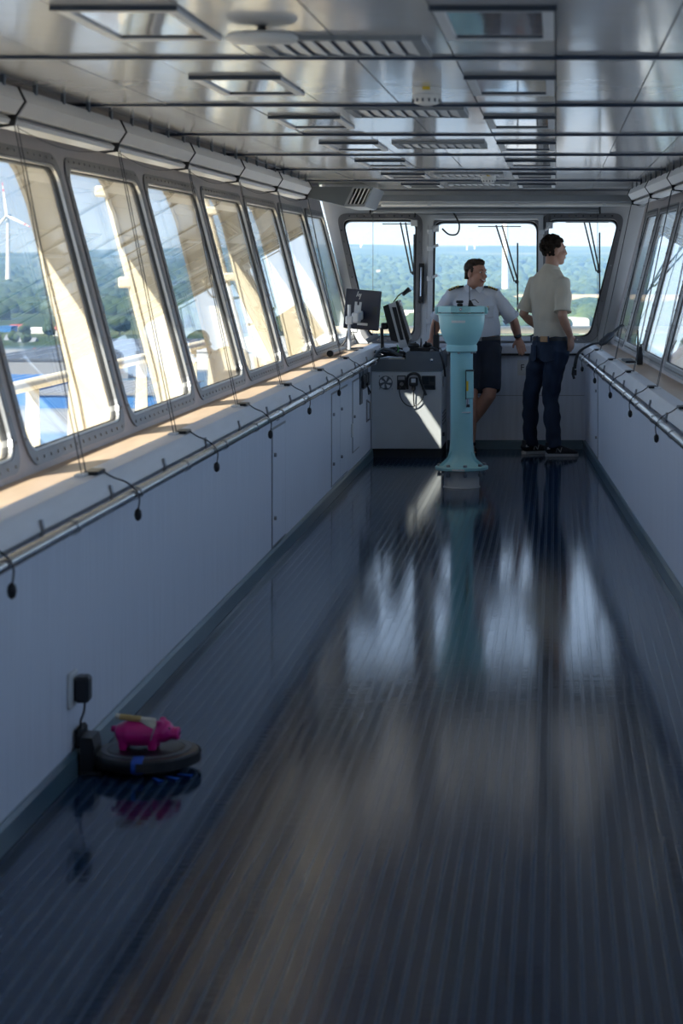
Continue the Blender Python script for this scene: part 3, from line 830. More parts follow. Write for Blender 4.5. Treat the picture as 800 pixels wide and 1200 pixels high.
# headphones-like black gear and cables lying on the low part of the cabinet top
t = thing('cable_heap', 'heap of black cables and straps lying on the low part of the cabinet top', 'cables', (-1.36, 16.85, .80))
for q in range(7):
    pts = []
    r0 = rnd.uniform(.05, .11)
    ph = rnd.uniform(0, 6)
    cxx, cyy = -1.38 + rnd.uniform(-.05, .06), 16.85 + rnd.uniform(-.1, .1)
    for k in range(18):
        a = ph + k*.42
        pts.append((cxx + r0*math.cos(a), cyy + r0*math.sin(a)*1.2, .815 + .012*q*.6 + .02*math.sin(a*1.3 + q) + .012))
    obj('cable_loop', MB().tube(pts, .009 if q % 2 else .006, 8), M['black'], t, .8)
obj('strap_arch', MB().tube([(-1.47, 16.66, .815), (-1.45, 16.66, .86), (-1.40, 16.66, .885), (-1.34, 16.66, .872), (-1.29, 16.66, .84), (-1.25, 16.68, .83)], [(.012, .02)]*6, 10), M['grey_d'], t, .8)
obj('green_wire', MB().tube([P(430, 420, 16.5), P(434, 421, 16.5), P(437, 422, 16.5), P(440, 420, 16.5)], .005, 6), M['green'], t)
obj('green_wire', MB().tube([P(465, 404, 16.7), P(467, 409, 16.7), P(466, 413, 16.7)], .004, 6), M['green'], t)

# joystick console on the high part: tiller block, levers, handheld radio
t = thing('control_box', 'black control box with levers on the high part of the cabinet top', 'controls', (-1.1, 16.8, .866))
c = P(484, 407, 16.72)
obj('base', MB().box((-1.19, 16.66, .866), (-1.02, 16.95, .892), .006), M['black'], t)
for dx, hgt in ((-.045, .045), (.0, .075), (.04, .05)):
    obj('lever', MB().tube([(-1.10 + dx, 16.74, .89), (-1.10 + dx, 16.72, .89 + hgt)], [.010, .007], 8), M['steel_d' if dx == 0 else 'black'], t)
obj('palm_grip', MB().ell((-1.16, 16.74, .905), (.05, .06, .028), 12, 8), M['black'], t, .9)
obj('palm_grip', MB().ell((-1.05, 16.78, .905), (.04, .05, .026), 12, 8), M['black'], t, .9)
obj('lead', MB().tube(spl([(-1.03, 16.7, .89), (-.97, 16.62, .885), (-.93, 16.59, .83), (-.905, 16.6, .74), (-.90, 16.66, .66)]), .008, 8), M['black'], t, .8)
obj('lead', MB().tube(spl([(-1.03, 16.72, .89), (-.96, 16.7, .90), (-.92, 16.62, .85), (-.91, 16.64, .72)]), .006, 8), M['grey_d'], t, .8)
def radio(name, base, h, w, ant, label, lean_=0.0, par_group='handheld radios'):
    t = thing(name, label, 'radio', base, par_group)
    def xf(p):
        return Vector(base) + Matrix.Rotation(lean_, 3, 'Y') @ Vector(p)
    obj('body', MB(xf).box((-w/2, -.018, 0), (w/2, .018, h), .006), M['black'], t)
    obj('antenna', MB(xf).tube([(-w*.28, 0, h), (-w*.28, 0, h + ant*.9), (-w*.28, 0, h + ant)], [.0065, .005, .003], 8), M['black_m'], t)
    obj('knob', MB(xf).lathe([(.007, 0), (.007, .014), (.005, .016)], (w*.22, 0, h), 8), M['black'], t)
    obj('belt_clip', MB(xf).box((-.010, .018, h*.35), (.010, .026, h*.9), .003), M['grey_d'], t)
    return t
radio('handheld_radio', tuple(P(511, 405.5, 16.70)[:2]) + (.866,), .13, .05, .11, 'black handheld radio standing on the cabinet top beside the aqua pedestal')
# ================================================================ aqua compass pedestal
PX, PY = -.665, 14.475
t = thing('compass_pedestal', 'aqua enamelled compass pedestal with a bowl head on a white base', 'pedestal', (PX, PY, 0))
def octo(r, rot=PI/8): return [(r*math.cos(rot + k*PI/4), r*math.sin(rot + k*PI/4)) for k in range(8)]
bs = obj('base', MB().lathe([(.131, 0), (.131, .006), (.124, .010), (.124, .122)], (PX, PY, 0), 36), M['white'], t, .5)
fl_ = obj('flange', MB().lathe([(.178, .124), (.188, .128), (.188, .146), (.180, .152), (.12, .154)], (PX, PY, 0), 36), M['aqua'], t, .5)
for k in range(8):
    a = 2*PI*k/8 + .2
    p = (PX + .160*math.cos(a), PY + .160*math.sin(a), 0)
    obj('bolt', MB().lathe([(.012, .082), (.014, .09), (.014, .104), (.008, .106), (.008, .152), (.014, .153), (.014, .166), (.009, .169)], p, 8), M['steel_d'], fl_)
for k in (0, 2, 4, 6):
    pass
col = obj('column', MB().lathe([(.150, .153), (.140, .160), (.115, .185), (.098, .215), (.088, .25), (.082, .30), (.080, .36), (.080, .94), (.084, .955)], (PX, PY, 0), 40), M['aqua'], t, .6)
for sx in (-1, 1):   # cast ribs fairing into the flange
    obj('foot_rib', MB().prism([(PX + sx*.07, .26), (PX + sx*.10, .21), (PX + sx*.16, .156), (PX + sx*.06, .156)], PY - .06, PY - .045, 'xz'), M['aqua'], col)
obj('collar', MB().lathe([(.098, .955), (.110, .962), (.110, 1.000), (.104, 1.005)], (PX, PY, 0), 40), M['aqua'], t, .5)
for k in range(6):
    a = 2*PI*k/6 + .35
    obj('collar_screw', MB().lathe([(.007, .944), (.009, .948), (.009, .956)], (PX + .098*math.cos(a), PY + .098*math.sin(a), 0), 8), M['steel_d'], t)
bowl = obj('bowl', MB().lathe([(.104, 1.005), (.118, 1.03), (.138, 1.07), (.153, 1.12), (.161, 1.17), (.163, 1.21), (.163, 1.217)], (PX, PY, 0), 44), M['aqua'], t, .6)
obj('rim', MB().lathe([(.164, 1.217), (.179, 1.219), (.179, 1.227), (.166, 1.230)], (PX, PY, 0), 44), M['aqua'], t, .5)
ring = MB()
oc = octo(.178); oi = octo(.155)
ring.frame(oc, oi, 1.237, 1.278, lambda a, b, d: Vector((PX + a, PY + b, d)))
rg = obj('top_ring', ring, M['aqua'], t)
for k in range(8):
    a = PI/8 + k*PI/4 
    p = Vector((PX + .166*math.cos(a), PY + .166*math.sin(a), 0))
    obj('spacer', MB().lathe([(.007, 1.229), (.007, 1.238)], p, 8), M['steel_d'], t)
for sx in (-1, 1):
    obj('side_lug', MB().box((PX + sx*.165, PY - .05, 1.225), (PX + sx*.186, PY + .02, 1.272), .005), M['aqua'], rg)
    obj('lug_knob', MB().lathe([(.010, sx*.186), (.012, sx*.19), (.008, sx*.196)], (PX, PY - .015, 1.258), 8, 'x'), M['steel_d'], rg)
obj('front_bolt', MB().lathe([(.011, -.167), (.011, -.174), (.007, -.177)], (PX, PY, 1.258), 10, 'y'), M['steel'], rg)
obj('compass_glass', MB().lathe([(.15, 1.255), (.15, 1.262), (.02, 1.264)], (PX, PY, 0), 32), M['screen'], t)
for nm, (a, b, z0, z1, w) in (('a', (-.03, .05, 1.174, 1.184, 0)),):
    pass
obj('name_plate', MB().add([(PX + r_*math.sin(q), PY - r_*math.cos(q), z) for r_ in (.1615, .1635) for z in (1.164, 1.180) for q in (-.40, -.2, 0, .2)],
    [(0,1,5,4), (1,2,6,5), (2,3,7,6), (8,12,13,9), (9,13,14,10), (10,14,15,11), (0,8,9,1), (1,9,10,2), (2,10,11,3), (4,5,13,12), (5,6,14,13), (6,7,15,14), (0,4,12,8), (3,11,15,7)]), M['white'], bowl)
obj('flange_label', MB().box((PX - .06, PY - .1895, .130), (PX + .03, PY - .18, .142)), M['white'], fl_)
obj('column_label', MB().box((PX + .005, PY - .0815, .528), (PX + .068, PY - .05, .536)), M['white'], col)
# terminal box on the column's right with yellow label and short pipe
tb = obj('terminal_box', MB().box((PX + .034, PY - .115, .63), (PX + .086, PY - .03, .825), .006), M['aqua'], t)
obj('yellow_label', MB().box((PX + .036, PY - .1165, .685), (PX + .052, PY - .115, .755)), M['yellow'], tb)
obj('box_rail', MB().box((PX + .032, PY - .118, .625), (PX + .038, PY - .11, .83)), M['gasket'], tb)
obj('box_cap', MB().box((PX + .032, PY - .118, .823), (PX + .088, PY - .03, .831)), M['gasket'], tb)
obj('pipe', MB().tube([(PX + .045, PY - .09, .64), (PX + .045, PY - .09, .575)], .011, 10), M['steel'], tb)
obj('pipe_nut', MB().lathe([(.014, .570), (.014, .590)], (PX + .048, PY - .09, 0), 6), M['gasket'], tb)
# azimuth sight on the glass
t = thing('azimuth_sight', 'small black azimuth sight standing on the compass pedestal head', 'sight', (PX, PY, 1.264))
obj('bar', MB().box((PX - .10, PY - .02, 1.268), (PX + .105, PY + .02, 1.276), .003), M['black'], t)
sx = PX - .012
obj('prism_mount', MB().box((sx - .02, PY - .03, 1.276), (sx + .02, PY + .01, 1.296), .004), M['black'], t)
obj('prism_head', MB().box((sx - .026, PY - .032, 1.300), (sx + .024, PY + .006, 1.318), .005), M['black_m'], t)
obj('prism_post', MB().box((sx - .012, PY - .02, 1.29), (sx + .012, PY, 1.304)), M['grey_m'], t)
vx = PX + .065
obj('vane_foot', MB().prism([(vx - .02, 1.276), (vx + .05, 1.276), (vx + .02, 1.285), (vx + .002, 1.318), (vx - .012, 1.325), (vx - .016, 1.30)], PY - .012, PY + .012, 'xz'), M['black'], t)
obj('vane', MB().tube([(vx - .009, PY, 1.32), (vx - .010, PY, 1.42)], .003, 6), M['black'], t)
obj('vane_ring', MB().tube([(vx + .005, PY, 1.318), (vx + .03, PY, 1.325), (vx + .055, PY, 1.30)], .003, 6), M['black'], t)

# ================================================================ robot vacuum, pig, dock, outlet
VX, VY = -1.285, 6.43
VZ = .78
t = thing('robot_vacuum', 'round black robot vacuum cleaner on the floor by the left wall', 'vacuum cleaner', (VX, VY, 0))
vb = obj('body', MB().lathe([(.09, .016), (.135, .018), (.158, .030), (.165, .045), (.165, .066), (.160, .076), (.150, .080), (.05, .081)], (VX, VY, 0), 48), M['black'], t, .5)
obj('top_plate', MB().lathe([(.118, .0805), (.118, .084), (.112, .0855), (.03, .086)], (VX, VY, 0), 40), M['black'], t, .5)
tr_ = MB().frame([(.140*math.cos(q*PI/20), .140*math.sin(q*PI/20)) for q in range(40)], [(.122*math.cos(q*PI/20), .122*math.sin(q*PI/20)) for q in range(40)], .0802, .0835, lambda a, b, d: Vector((VX + a, VY + b, d)))
obj('top_ring', tr_, M['grey_d'], t)
bp = MB()
for q in range(0, 17):
    pass
obj('bumper', MB().frame([(.170*math.cos(-PI/2 + q*PI/24), .170*math.sin(-PI/2 + q*PI/24)) for q in range(25)] + [(.163*math.cos(PI/2 - q*PI/24), .163*math.sin(PI/2 - q*PI/24)) for q in range(25)],
    [(.168*math.cos(-PI/2 + q*PI/24), .168*math.sin(-PI/2 + q*PI/24)) for q in range(25)] + [(.164*math.cos(PI/2 - q*PI/24), .164*math.sin(PI/2 - q*PI/24)) for q in range(25)], .034, .070, lambda a, b, d: Vector((VX + a, VY + b, d))), M['black_m'], t)
tap = MB()
for q, (z0, z1, r0) in enumerate(((.081, .083, .13),)):
    pass
a = -PI/2 + .02
d = Vector((math.cos(a), math.sin(a), 0)); e = Vector((-d.y, d.x, 0))
tp_ = [Vector((VX, VY, 0)) + d*r + Vector((0, 0, z)) for r, z in ((.125, .0872), (.152, .0822), (.1625, .0775), (.1672, .067), (.1672, .045), (.160, .030), (.140, .019))]
tap.rings([[p + e*.017, p - e*.017, p - e*.017 + d*.0015 + Vector((0,0,.001)), p + e*.017 + d*.0015 + Vector((0,0,.001))] for p in tp_])
obj('blue_tape', tap, M['blue_tape'], t)
for k in range(3):
    a = -PI/2 + .35 + k*.28
    c = Vector((VX + .145*math.cos(a), VY + .145*math.sin(a), .004))
    dd = Vector((math.cos(a + .3), math.sin(a + .3), 0)); ee = Vector((-dd.y, dd.x, 0))
    bq = MB(); bq.rings([[c + ee*.004, c - ee*.004, c - ee*.009 + dd*.05, c + ee*.009 + dd*.05], [p + Vector((0, 0, .003)) for p in (c + ee*.004, c - ee*.004, c - ee*.009 + dd*.05, c + ee*.009 + dd*.05)]])
    obj('side_brush', bq, M['blue_tape'], t)
for sx in (-1, 1):
    obj('wheel', MB().lathe([(.022, -.012), (.030, -.010), (.030, .010), (.022, .012)], (VX + sx*.10, VY, .030), 16, 'x'), M['black_m'], t)
obj('caster', MB().lathe([(.010, -.008), (.014, -.006), (.014, .006), (.010, .008)], (VX, VY - .10, .0145), 12, 'x'), M['black_m'], t)
for o_ in t.children:
    if o_.name.split('.')[0] not in ('wheel', 'caster'):
        for v_ in o_.data.vertices: v_.co.z *= VZ
    else:
        for v_ in o_.data.vertices: v_.co.z = v_.co.z*VZ + .0005

# magenta piggy bank standing on the vacuum, nose to the right
GX, GY, GZ = VX + .005, VY - .01, .086*VZ
def remesh(name, mb, vox, mat_, parent, smooth_it=4, label=None, disp=0.0, dscale=40.0, seed=0.0):
    me = mb.mesh(name + '_src')
    o = bpy.data.objects.new(name + '_src', me)
    COL.objects.link(o)
    m = o.modifiers.new('r', 'REMESH'); m.mode = 'VOXEL'; m.voxel_size = vox; m.use_smooth_shade = True
    if smooth_it:
        sm = o.modifiers.new('s', 'SMOOTH'); sm.iterations = smooth_it; sm.factor = .5
    dg = bpy.context.evaluated_depsgraph_get()
    nm = bpy.data.meshes.new_from_object(o.evaluated_get(dg))
    bpy.data.objects.remove(o); bpy.data.meshes.remove(me)
    nm.name = name
    if disp:
        new = [v.co + v.normal * (disp * mnoise.noise(Vector(v.co)*dscale + Vector((seed, seed*1.7, 0)))) for v in nm.vertices]
        nm.vertices.foreach_set('co', [c_ for p in new for c_ in p])
        nm.update()
    for p in nm.polygons: p.use_smooth = True
    nm.materials.clear()
    return obj(name, nm, mat_, parent, label=label)
t = thing('piggy_bank', 'magenta plastic piggy bank standing on the robot vacuum', 'piggy bank', (GX, GY, GZ))
pg = MB()
pg.tube([(GX - .100, GY, GZ + .055), (GX - .090, GY, GZ + .058), (GX - .06, GY, GZ + .062), (GX - .02, GY, GZ + .062), (GX + .02, GY, GZ + .063), (GX + .045, GY, GZ + .066)], [(.015, .015), (.036, .036), (.046, .051), (.048, .054), (.045, .050), (.032, .040)], 18)
pg.ell((GX + .050, GY, GZ + .068), (.036, .036, .046), 14, 10)
pg.tube([(GX + .07, GY, GZ + .060), (GX + .098, GY, GZ + .058), (GX + .104, GY, GZ + .058)], [.023, .026, .024], 14)
for sx in (-.072, .022):
    for sy in (-.024, .024):
        pg.tube([(GX + sx, GY + sy, GZ + .05), (GX + sx, GY + sy, GZ + .0)], [.017, .014], 10)
for sy in (-.02, .02):
    pg.tube([(GX + .042, GY + sy, GZ + .095), (GX + .048, GY + sy*1.3, GZ + .116)], [(.016, .010), (.010, .006)], 8)
pg.tube([(GX - .098, GY, GZ + .07), (GX - .112, GY, GZ + .066), (GX - .108, GY, GZ + .090)], .007, 8)
pg.v = [Vector((GX + (p.x - GX)*.98, GY + (p.y - GY)*1.15, GZ + (p.z - GZ)*.78)) for p in pg.v]
remesh('pig_body', pg, .004, M['magenta'], t, 3)
for sy in (-1, 1):
    obj('pig_eye', MB().ell((GX + .073, GY + sy*.023, GZ + .066), (.004, .004, .004), 8, 6), M['black'], t)
    obj('nostril', MB().ell((GX + .1025, GY + sy*.009, GZ + .045), (.002, .003, .004), 8, 6), M['black'], t)
obj('neck_cord', MB().tube([(GX + .024 + .012*math.sin(q*PI/8), GY + .050*math.cos(q*PI/8), GZ + .049 + .037*math.sin(q*PI/8)) for q in range(17)], .0022, 6), M['steel_d'], t)
t = thing('rolled_note', 'rolled paper slip lying on the back of the piggy bank', 'paper roll', (GX - .02, GY - .02, GZ + .11))
obj('roll', MB().tube([(GX - .095, GY - .015, GZ + .103), (GX + .03, GY - .02, GZ + .088)], .009, 12), M['paper'], t, .8)
obj('printed_band', MB().tube([(GX - .082, GY - .0155, GZ + .1014), (GX - .015, GY - .018, GZ + .0934)], .0096, 12), M['goldp'], t, .8)
obj('loose_flap', MB().add([(GX - .02, GY - .032, GZ + .092), (GX + .035, GY - .034, GZ + .086), (GX + .032, GY - .040, GZ + .066), (GX + .01, GY - .04, GZ + .076), (GX - .02, GY - .030, GZ + .092), (GX + .035, GY - .032, GZ + .086), (GX + .032, GY - .038, GZ + .066), (GX + .01, GY - .038, GZ + .092)],
    [(0,1,2,3), (7,6,5,4), (0,4,5,1), (1,5,6,2), (2,6,7,3), (3,7,4,0)]), M['paper'], t)
# charging dock
s = S(LEFT)
t = thing('charging_dock', 'black charging dock of the robot vacuum standing against the left wall', 'dock', (-1.44, 6.4, 0))
obj('tower', MB().prism([(-1.474, .0), (-1.432, .0), (-1.428, .085), (-1.436, .115), (-1.474, .118)], 6.34, 6.44, 'xz'), M['black'], t)
obj('foot_plate', MB().box((-1.475, 6.335, .0005), (-1.405, 6.445, .012), .004), M['black_m'], t)
obj('rear_bulge', MB().box((-1.495, 6.36, .078), (-1.474, 6.46, .14), .008), M['black_m'], t)
# wall socket and black adapter
oy = 6.33
t = thing('wall_socket', 'white wall socket plate on the left wall above the charging dock', 'socket', (-1.5, oy, .27))
obj('plate', MB(s).box((0, oy - .045, .215), (.014, oy + .045, .325), .005), M['white'], t)
obj('insert', MB(s).box((.014, oy - .03, .235), (.016, oy + .03, .305)), M['grey_w'], t)
t = thing('power_adapter', 'black plug-in adapter in the wall socket with a thin lead', 'adapter', (-1.46, oy, .27))
obj('case', MB(s).box((.0165, oy - .03, .232), (.062, oy + .03, .312), .008), M['black'], t)
obj('lead', MB().tube(spl([(-1.455, oy, .232), (-1.458, oy, .20), (-1.470, oy + .01, .17), (-1.474, oy + .03, .145), (-1.48, oy + .08, .130)]), .0035, 8), M['black'], t, .8)

# ================================================================ right ledge clutter
s = S(RIGHT)
radio('handheld_radio', tuple(s(Vector((-.17, 13.95, ZL + .0005)))), .125, .042, .11, 'black handheld radio standing upright on the right ledge by the window')
t = thing('flat_remote', 'flat black remote lying on the right ledge', 'remote', s(Vector((-.12, 14.4, ZL))))
obj('case', MB(s).box((-.16, 14.15, ZL + .001), (-.09, 14.55, ZL + .016), .005), M['black'], t)
obj('keys', MB(s).box((-.145, 14.2, ZL + .016), (-.105, 14.5, ZL + .018)), M['grey_d'], t)
t = tag(obj('paper_sheet', MB(s).box((-.20, 14.0, ZL + .0003), (-.085, 14.9, ZL + .0009)), M['white']), 'white paper sheet lying on the right ledge under the remote', 'paper')
# handset microphone with strap hanging over the right end of the ledge
t = thing('strapped_radio', 'black portable radio leaning in the far right corner, its strap hanging over the ledge', 'radio', s(Vector((-.06, 16.6, ZL))))
h0, h1 = P(704, 403, 16.7), P(717, 391, 16.9)
dv = (h1 - h0)
obj('body', MB().tube([h0, h0 + dv*.15, h0 + dv*.85, h1], [(.022, .018), (.034, .024), (.034, .024), (.024, .018)], 10), M['black_m'], t, .9)
obj('antenna', MB().tube([h1, P(727, 382, 17.0), P(732, 379.5, 17.0)], [.013, .010, .007], 8), M['black_m'], t)
obj('wrist_loop', MB().tube([P(732, 379.5, 17.0), P(734, 384, 17.0), P(733, 388, 17.0)], .003, 6), M['black_m'], t)
pts = [P(705, 402, 16.7), P(695, 403, 16.6), P(686, 407, 16.55), P(680, 411, 16.5), P(676, 417, 16.45), P(674, 425, 16.42), P(673, 432, 16.42)]
pts = spl(pts)
obj('strap', MB().tube(pts, [(.016, .008)]*len(pts), 8), M['black_m'], t, .8)
obj('buckle', MB().box(P(670.5, 433, 16.44), P(675.5, 440, 16.40), .004), M['black'], t)
obj('strap_end', MB().tube([P(672, 430, 16.4), P(670.8, 438, 16.4), P(672.5, 444, 16.4)], [(.010, .003)]*3, 6), M['black_m'], t)
# black stylus on the left ledge near the camera
t = tag(obj('pen', MB().tube([(-1.655, 5.32, ZL + .007), (-1.575, 5.62, ZL + .007)], [.006, .007], 8), M['black_m']), 'black pen lying on the left ledge near the camera', 'pen')
# ================================================================ outside: ship structure
FINNAME = {0: 'first', 1: 'second', 2: 'third', 3: 'fourth', 4: 'fifth', 5: 'sixth', 6: 'seventh', 7: 'eighth', 8: 'ninth', 9: 'tenth'}
wL = W(LEFT)
fi = 0
for k in range(-5, 6):
    vm = 8.32 + PITCH*k
    pts = [(-.15, -.042), (-.15, -.175), (.20, -.150), (1.00, -.140), (1.14, -.155), (1.32, -.21), (1.32, -.042)]
    y0, y1 = vm - .055, vm - .025
    fm = MB(); fm.rings([[wL(y0, b, d) for b, d in pts], [wL(y1, b, d) for b, d in pts]])
    t = thing('hull_fin', 'cream steel fin leaning outside the left windows, %s from the camera' % ORD[fi], 'fin', wL(vm, -.15, -.16), 'fins outside the left windows')
    obj('web', fm, M['cream'], t)
    lm = MB(); lp = [(-.15, -.175), (.20, -.150), (1.00, -.140), (1.14, -.155), (1.32, -.21)]
    lm.rings([[wL(vm - .04 + s1*.03, b, d - e) for s1, e in ((-1, 0), (1, 0), (1, .015), (-1, .015))] for b, d in lp])
    obj('flange', lm, M['cream'], t)
    fi += 1
for i, (bx, yy, r, lab) in enumerate(((-2.10, 11.05, .052, 'thick cream pipe rising outside the second visible left window'), (-2.3, 15.2, .035, 'thin cream pipe rising outside the third visible left window'))):
    t = thing('vent_pipe', lab, 'pipe', (bx, yy, 0), 'pipes outside the left windows')
    top = Vector((bx - .36, yy, 2.25))
    obj('pipe', MB().tube([(bx + .12, yy, -.1), (bx, yy, .85), top], r, 14), M['cream'], t, .7)
    for q in (.45, .8):
        c = Vector((bx, yy, .85)).lerp(top, q)
        obj('pipe_clip', MB().box(c - Vector((.09, .05, .03)), c + Vector((.17, .02, .03)), .01), M['cream'], t)
t = thing('deck_rail', 'cream deck railing with flat posts outside the left windows', 'railing', (-3.0, 12, -.1))
obj('top_rail', MB().tube([(-3.0, 4, .89), (-3.0, 19, .89)], [(.05, .035)]*2, 10, side=(1, 0, 0)), M['cream'], t, .8)
for z in (.30, .02):
    obj('mid_rail', MB().tube([(-3.0, 4, z), (-3.0, 19, z)], .022, 8), M['cream'], t, .8)
y = 11.75 - 7*1.03
while y < 19:
    obj('post', MB().prism([(-3.06, -.1), (-2.94, -.1), (-2.965, .86), (-3.035, .86)], y - .012, y + .012, 'xz'), M['cream'], t)
    y += 1.03
struct('bounce_deck', MB().box((-3.15, 2, -.16), (-1.58, 19.4, -.1)), M['cream'])  # unseen slab, added to bounce warm sunlight up into the room
t = thing('bow_rail', 'cream tubular railing outside the end windows', 'railing', (-.6, 18.9, .4))
obj('top_rail', MB().tube([(-2.4, 18.9, .965), (1.3, 18.9, .965)], .034, 12), M['cream'], t, .8)
obj('mid_rail', MB().tube([(-2.4, 18.9, .60), (1.3, 18.9, .60)], .02, 10), M['cream'], t, .8)
for q in range(5):
    obj('post', MB().tube([(-2.3 + q*.88, 18.9, -.1), (-2.3 + q*.88, 18.9, .95)], .022, 10), M['cream'], t, .8)

# ================================================================ outside: land
GZ0 = -32.0
def land_h(X, Y):
    r = math.hypot(X, Y); th = math.atan2(X, Y)
    fw = max(0.0, min(1.0, (th + .24) / .12))
    ridge = 14 + 26*fw
    u = max(0.0, min(1.0, (r - 1900) / 3000.0)); u = u*u*(3 - 2*u)
    n = mnoise.noise(Vector((X*.0009, Y*.0009, 3.3)))*16 + mnoise.noise(Vector((X*.0025, Y*.0025, 8.1)))*6
    return GZ0 + u*(ridge - GZ0) + n*u
def land_mat():
    m = bpy.data.materials.new('land_cover'); m.use_nodes = True
    t = m.node_tree; b = t.nodes['Principled BSDF']; b.inputs['Roughness'].default_value = .9; b.inputs['Specular IOR Level'].default_value = .1
    tc = t.nodes.new('ShaderNodeTexCoord')
    n1 = t.nodes.new('ShaderNodeTexNoise'); n1.inputs['Scale'].default_value = .004; n1.inputs['Detail'].default_value = 6
    n2 = t.nodes.new('ShaderNodeTexVoronoi'); n2.inputs['Scale'].default_value = .06
    r1 = t.nodes.new('ShaderNodeValToRGB'); e = r1.color_ramp.elements
    e[0].position = .38; e[0].color = (.030, .055, .022, 1); e[1].position = .66; e[1].color = (.16, .17, .075, 1)
    k = r1.color_ramp.elements.new(.55); k.color = (.055, .085, .03, 1)
    mx = t.nodes.new('ShaderNodeMix'); mx.data_type = 'RGBA'; mx.blend_type = 'MULTIPLY'; mx.inputs['Factor'].default_value = .45
    t.links.new(tc.outputs['Object'], n1.inputs['Vector']); t.links.new(tc.outputs['Object'], n2.inputs['Vector'])
    t.links.new(n1.outputs['Fac'], r1.inputs[0]); t.links.new(r1.outputs[0], mx.inputs['A'])
    r2 = t.nodes.new('ShaderNodeValToRGB'); r2.color_ramp.elements[0].color = (.45, .5, .45, 1)
    t.links.new(n2.outputs['Distance'], r2.inputs[0]); t.links.new(r2.outputs[0], mx.inputs['B'])
    # harbour apron near the ship: pale concrete with darker basins, woodland beyond
    ln = t.nodes.new('ShaderNodeVectorMath'); ln.operation = 'LENGTH'
    t.links.new(tc.outputs['Object'], ln.inputs[0])
    mr = t.nodes.new('ShaderNodeMapRange'); mr.inputs['From Min'].default_value = 800; mr.inputs['From Max'].default_value = 860
    t.links.new(ln.outputs['Value'], mr.inputs[0])
    n3 = t.nodes.new('ShaderNodeTexNoise'); n3.inputs['Scale'].default_value = .012; n3.inputs['Detail'].default_value = 4
    t.links.new(tc.outputs['Object'], n3.inputs['Vector'])
    r3 = t.nodes.new('ShaderNodeValToRGB'); r3.color_ramp.elements[0].position = .42; r3.color_ramp.elements[1].position = .52
    r3.color_ramp.elements[0].color = (.09, .15, .22, 1); r3.color_ramp.elements[1].color = (.27, .275, .28, 1)
    t.links.new(n3.outputs['Fac'], r3.inputs[0])
    m2 = t.nodes.new('ShaderNodeMix'); m2.data_type = 'RGBA'
    t.links.new(mr.outputs[0], m2.inputs['Factor']); t.links.new(r3.outputs[0], m2.inputs['A']); t.links.new(mx.outputs['Result'], m2.inputs['B'])
    t.links.new(m2.outputs['Result'], b.inputs['Base Color'])
    return m
M['land'] = land_mat()
V, Fc = [(0, 0, GZ0)], []
NR, NT = 70, 300
rs = [60 * (9000/60) ** (i/(NR-1)) for i in range(NR)]
for r in rs:
    for k in range(NT):
        th = 2*PI*k/NT
        X, Y = r*math.sin(th), r*math.cos(th)
        V.append((X, Y, land_h(X, Y)))
for k in range(NT): Fc.append((0, 1 + k, 1 + (k+1) % NT))
for i in range(NR - 1):
    for k in range(NT):
        k2 = (k+1) % NT
        Fc.append((1 + i*NT + k, 1 + (i+1)*NT + k, 1 + (i+1)*NT + k2, 1 + i*NT + k2))
me = bpy.data.meshes.new('ground'); me.from_pydata(V, [], Fc)
for p in me.polygons: p.use_smooth = True
g_ = obj('ground', me, M['land'], kind='structure')

# forest: far too many trees to count
M['leaf'] = mat('forest_leaf', (.070, .105, .042), .9, col2=(.026, .050, .026), vscale=(.02, .02, .02), spec=.1)
bm = bmesh.new(); bmesh.ops.create_icosphere(bm, subdivisions=2, radius=1.0)
IV = [v.co.copy() for v in bm.verts]; IF = [[v.index for v in f.verts] for f in bm.faces]; bm.free()
def blob(V, Fc, c, r, seed, zf=1.0):
    o = len(V)
    for p in IV:
        q = p * (1 + .34*mnoise.noise(p*1.9 + Vector((seed, 0, 0))))
        V.append((c[0] + q.x*r, c[1] + q.y*r, c[2] + q.z*r*zf))
    Fc.extend([[i + o for i in f] for f in IF])
V, Fc = [], []
n_t = 0
while n_t < 8500:
    th = rnd.uniform(-.31, .075)
    r = 930 * (3.6 ** rnd.random())
    X, Y = r*math.sin(th), r*math.cos(th)
    dens = mnoise.noise(Vector((X*.006, Y*.006, 1.0)))
    if r < 2600 and dens < -.08: continue
    if th < -.17 and r < 1080: continue
    if 1500 < r < 1750 and th > -.02: continue         # the bare field
    rr = rnd.uniform(3.6, 6.4) * (1.0 if r < 1900 else 1.3)
    blob(V, Fc, (X, Y, land_h(X, Y) + rr*.55), rr, rnd.uniform(0, 90), rnd.uniform(.75, 1.05))
    n_t += 1
me = bpy.data.meshes.new('forest'); me.from_pydata(V, [], Fc)
for p in me.polygons: p.use_smooth = True
tag(obj('forest', me, M['leaf'], kind='stuff'), 'green woodland covering the land and hills beyond the windows', 'forest')
fm_ = mat('stubble_field', (.46, .36, .20), .9, var=.2, vscale=(.02, .02, .02))
tag(obj('field', MB().prism([(-60, 1500), (110, 1500), (120, 1740), (-40, 1740)], GZ0 + .3, GZ0 + 6.0, 'xy'), fm_, kind='structure'), 'pale stubble field between the woods', 'field')

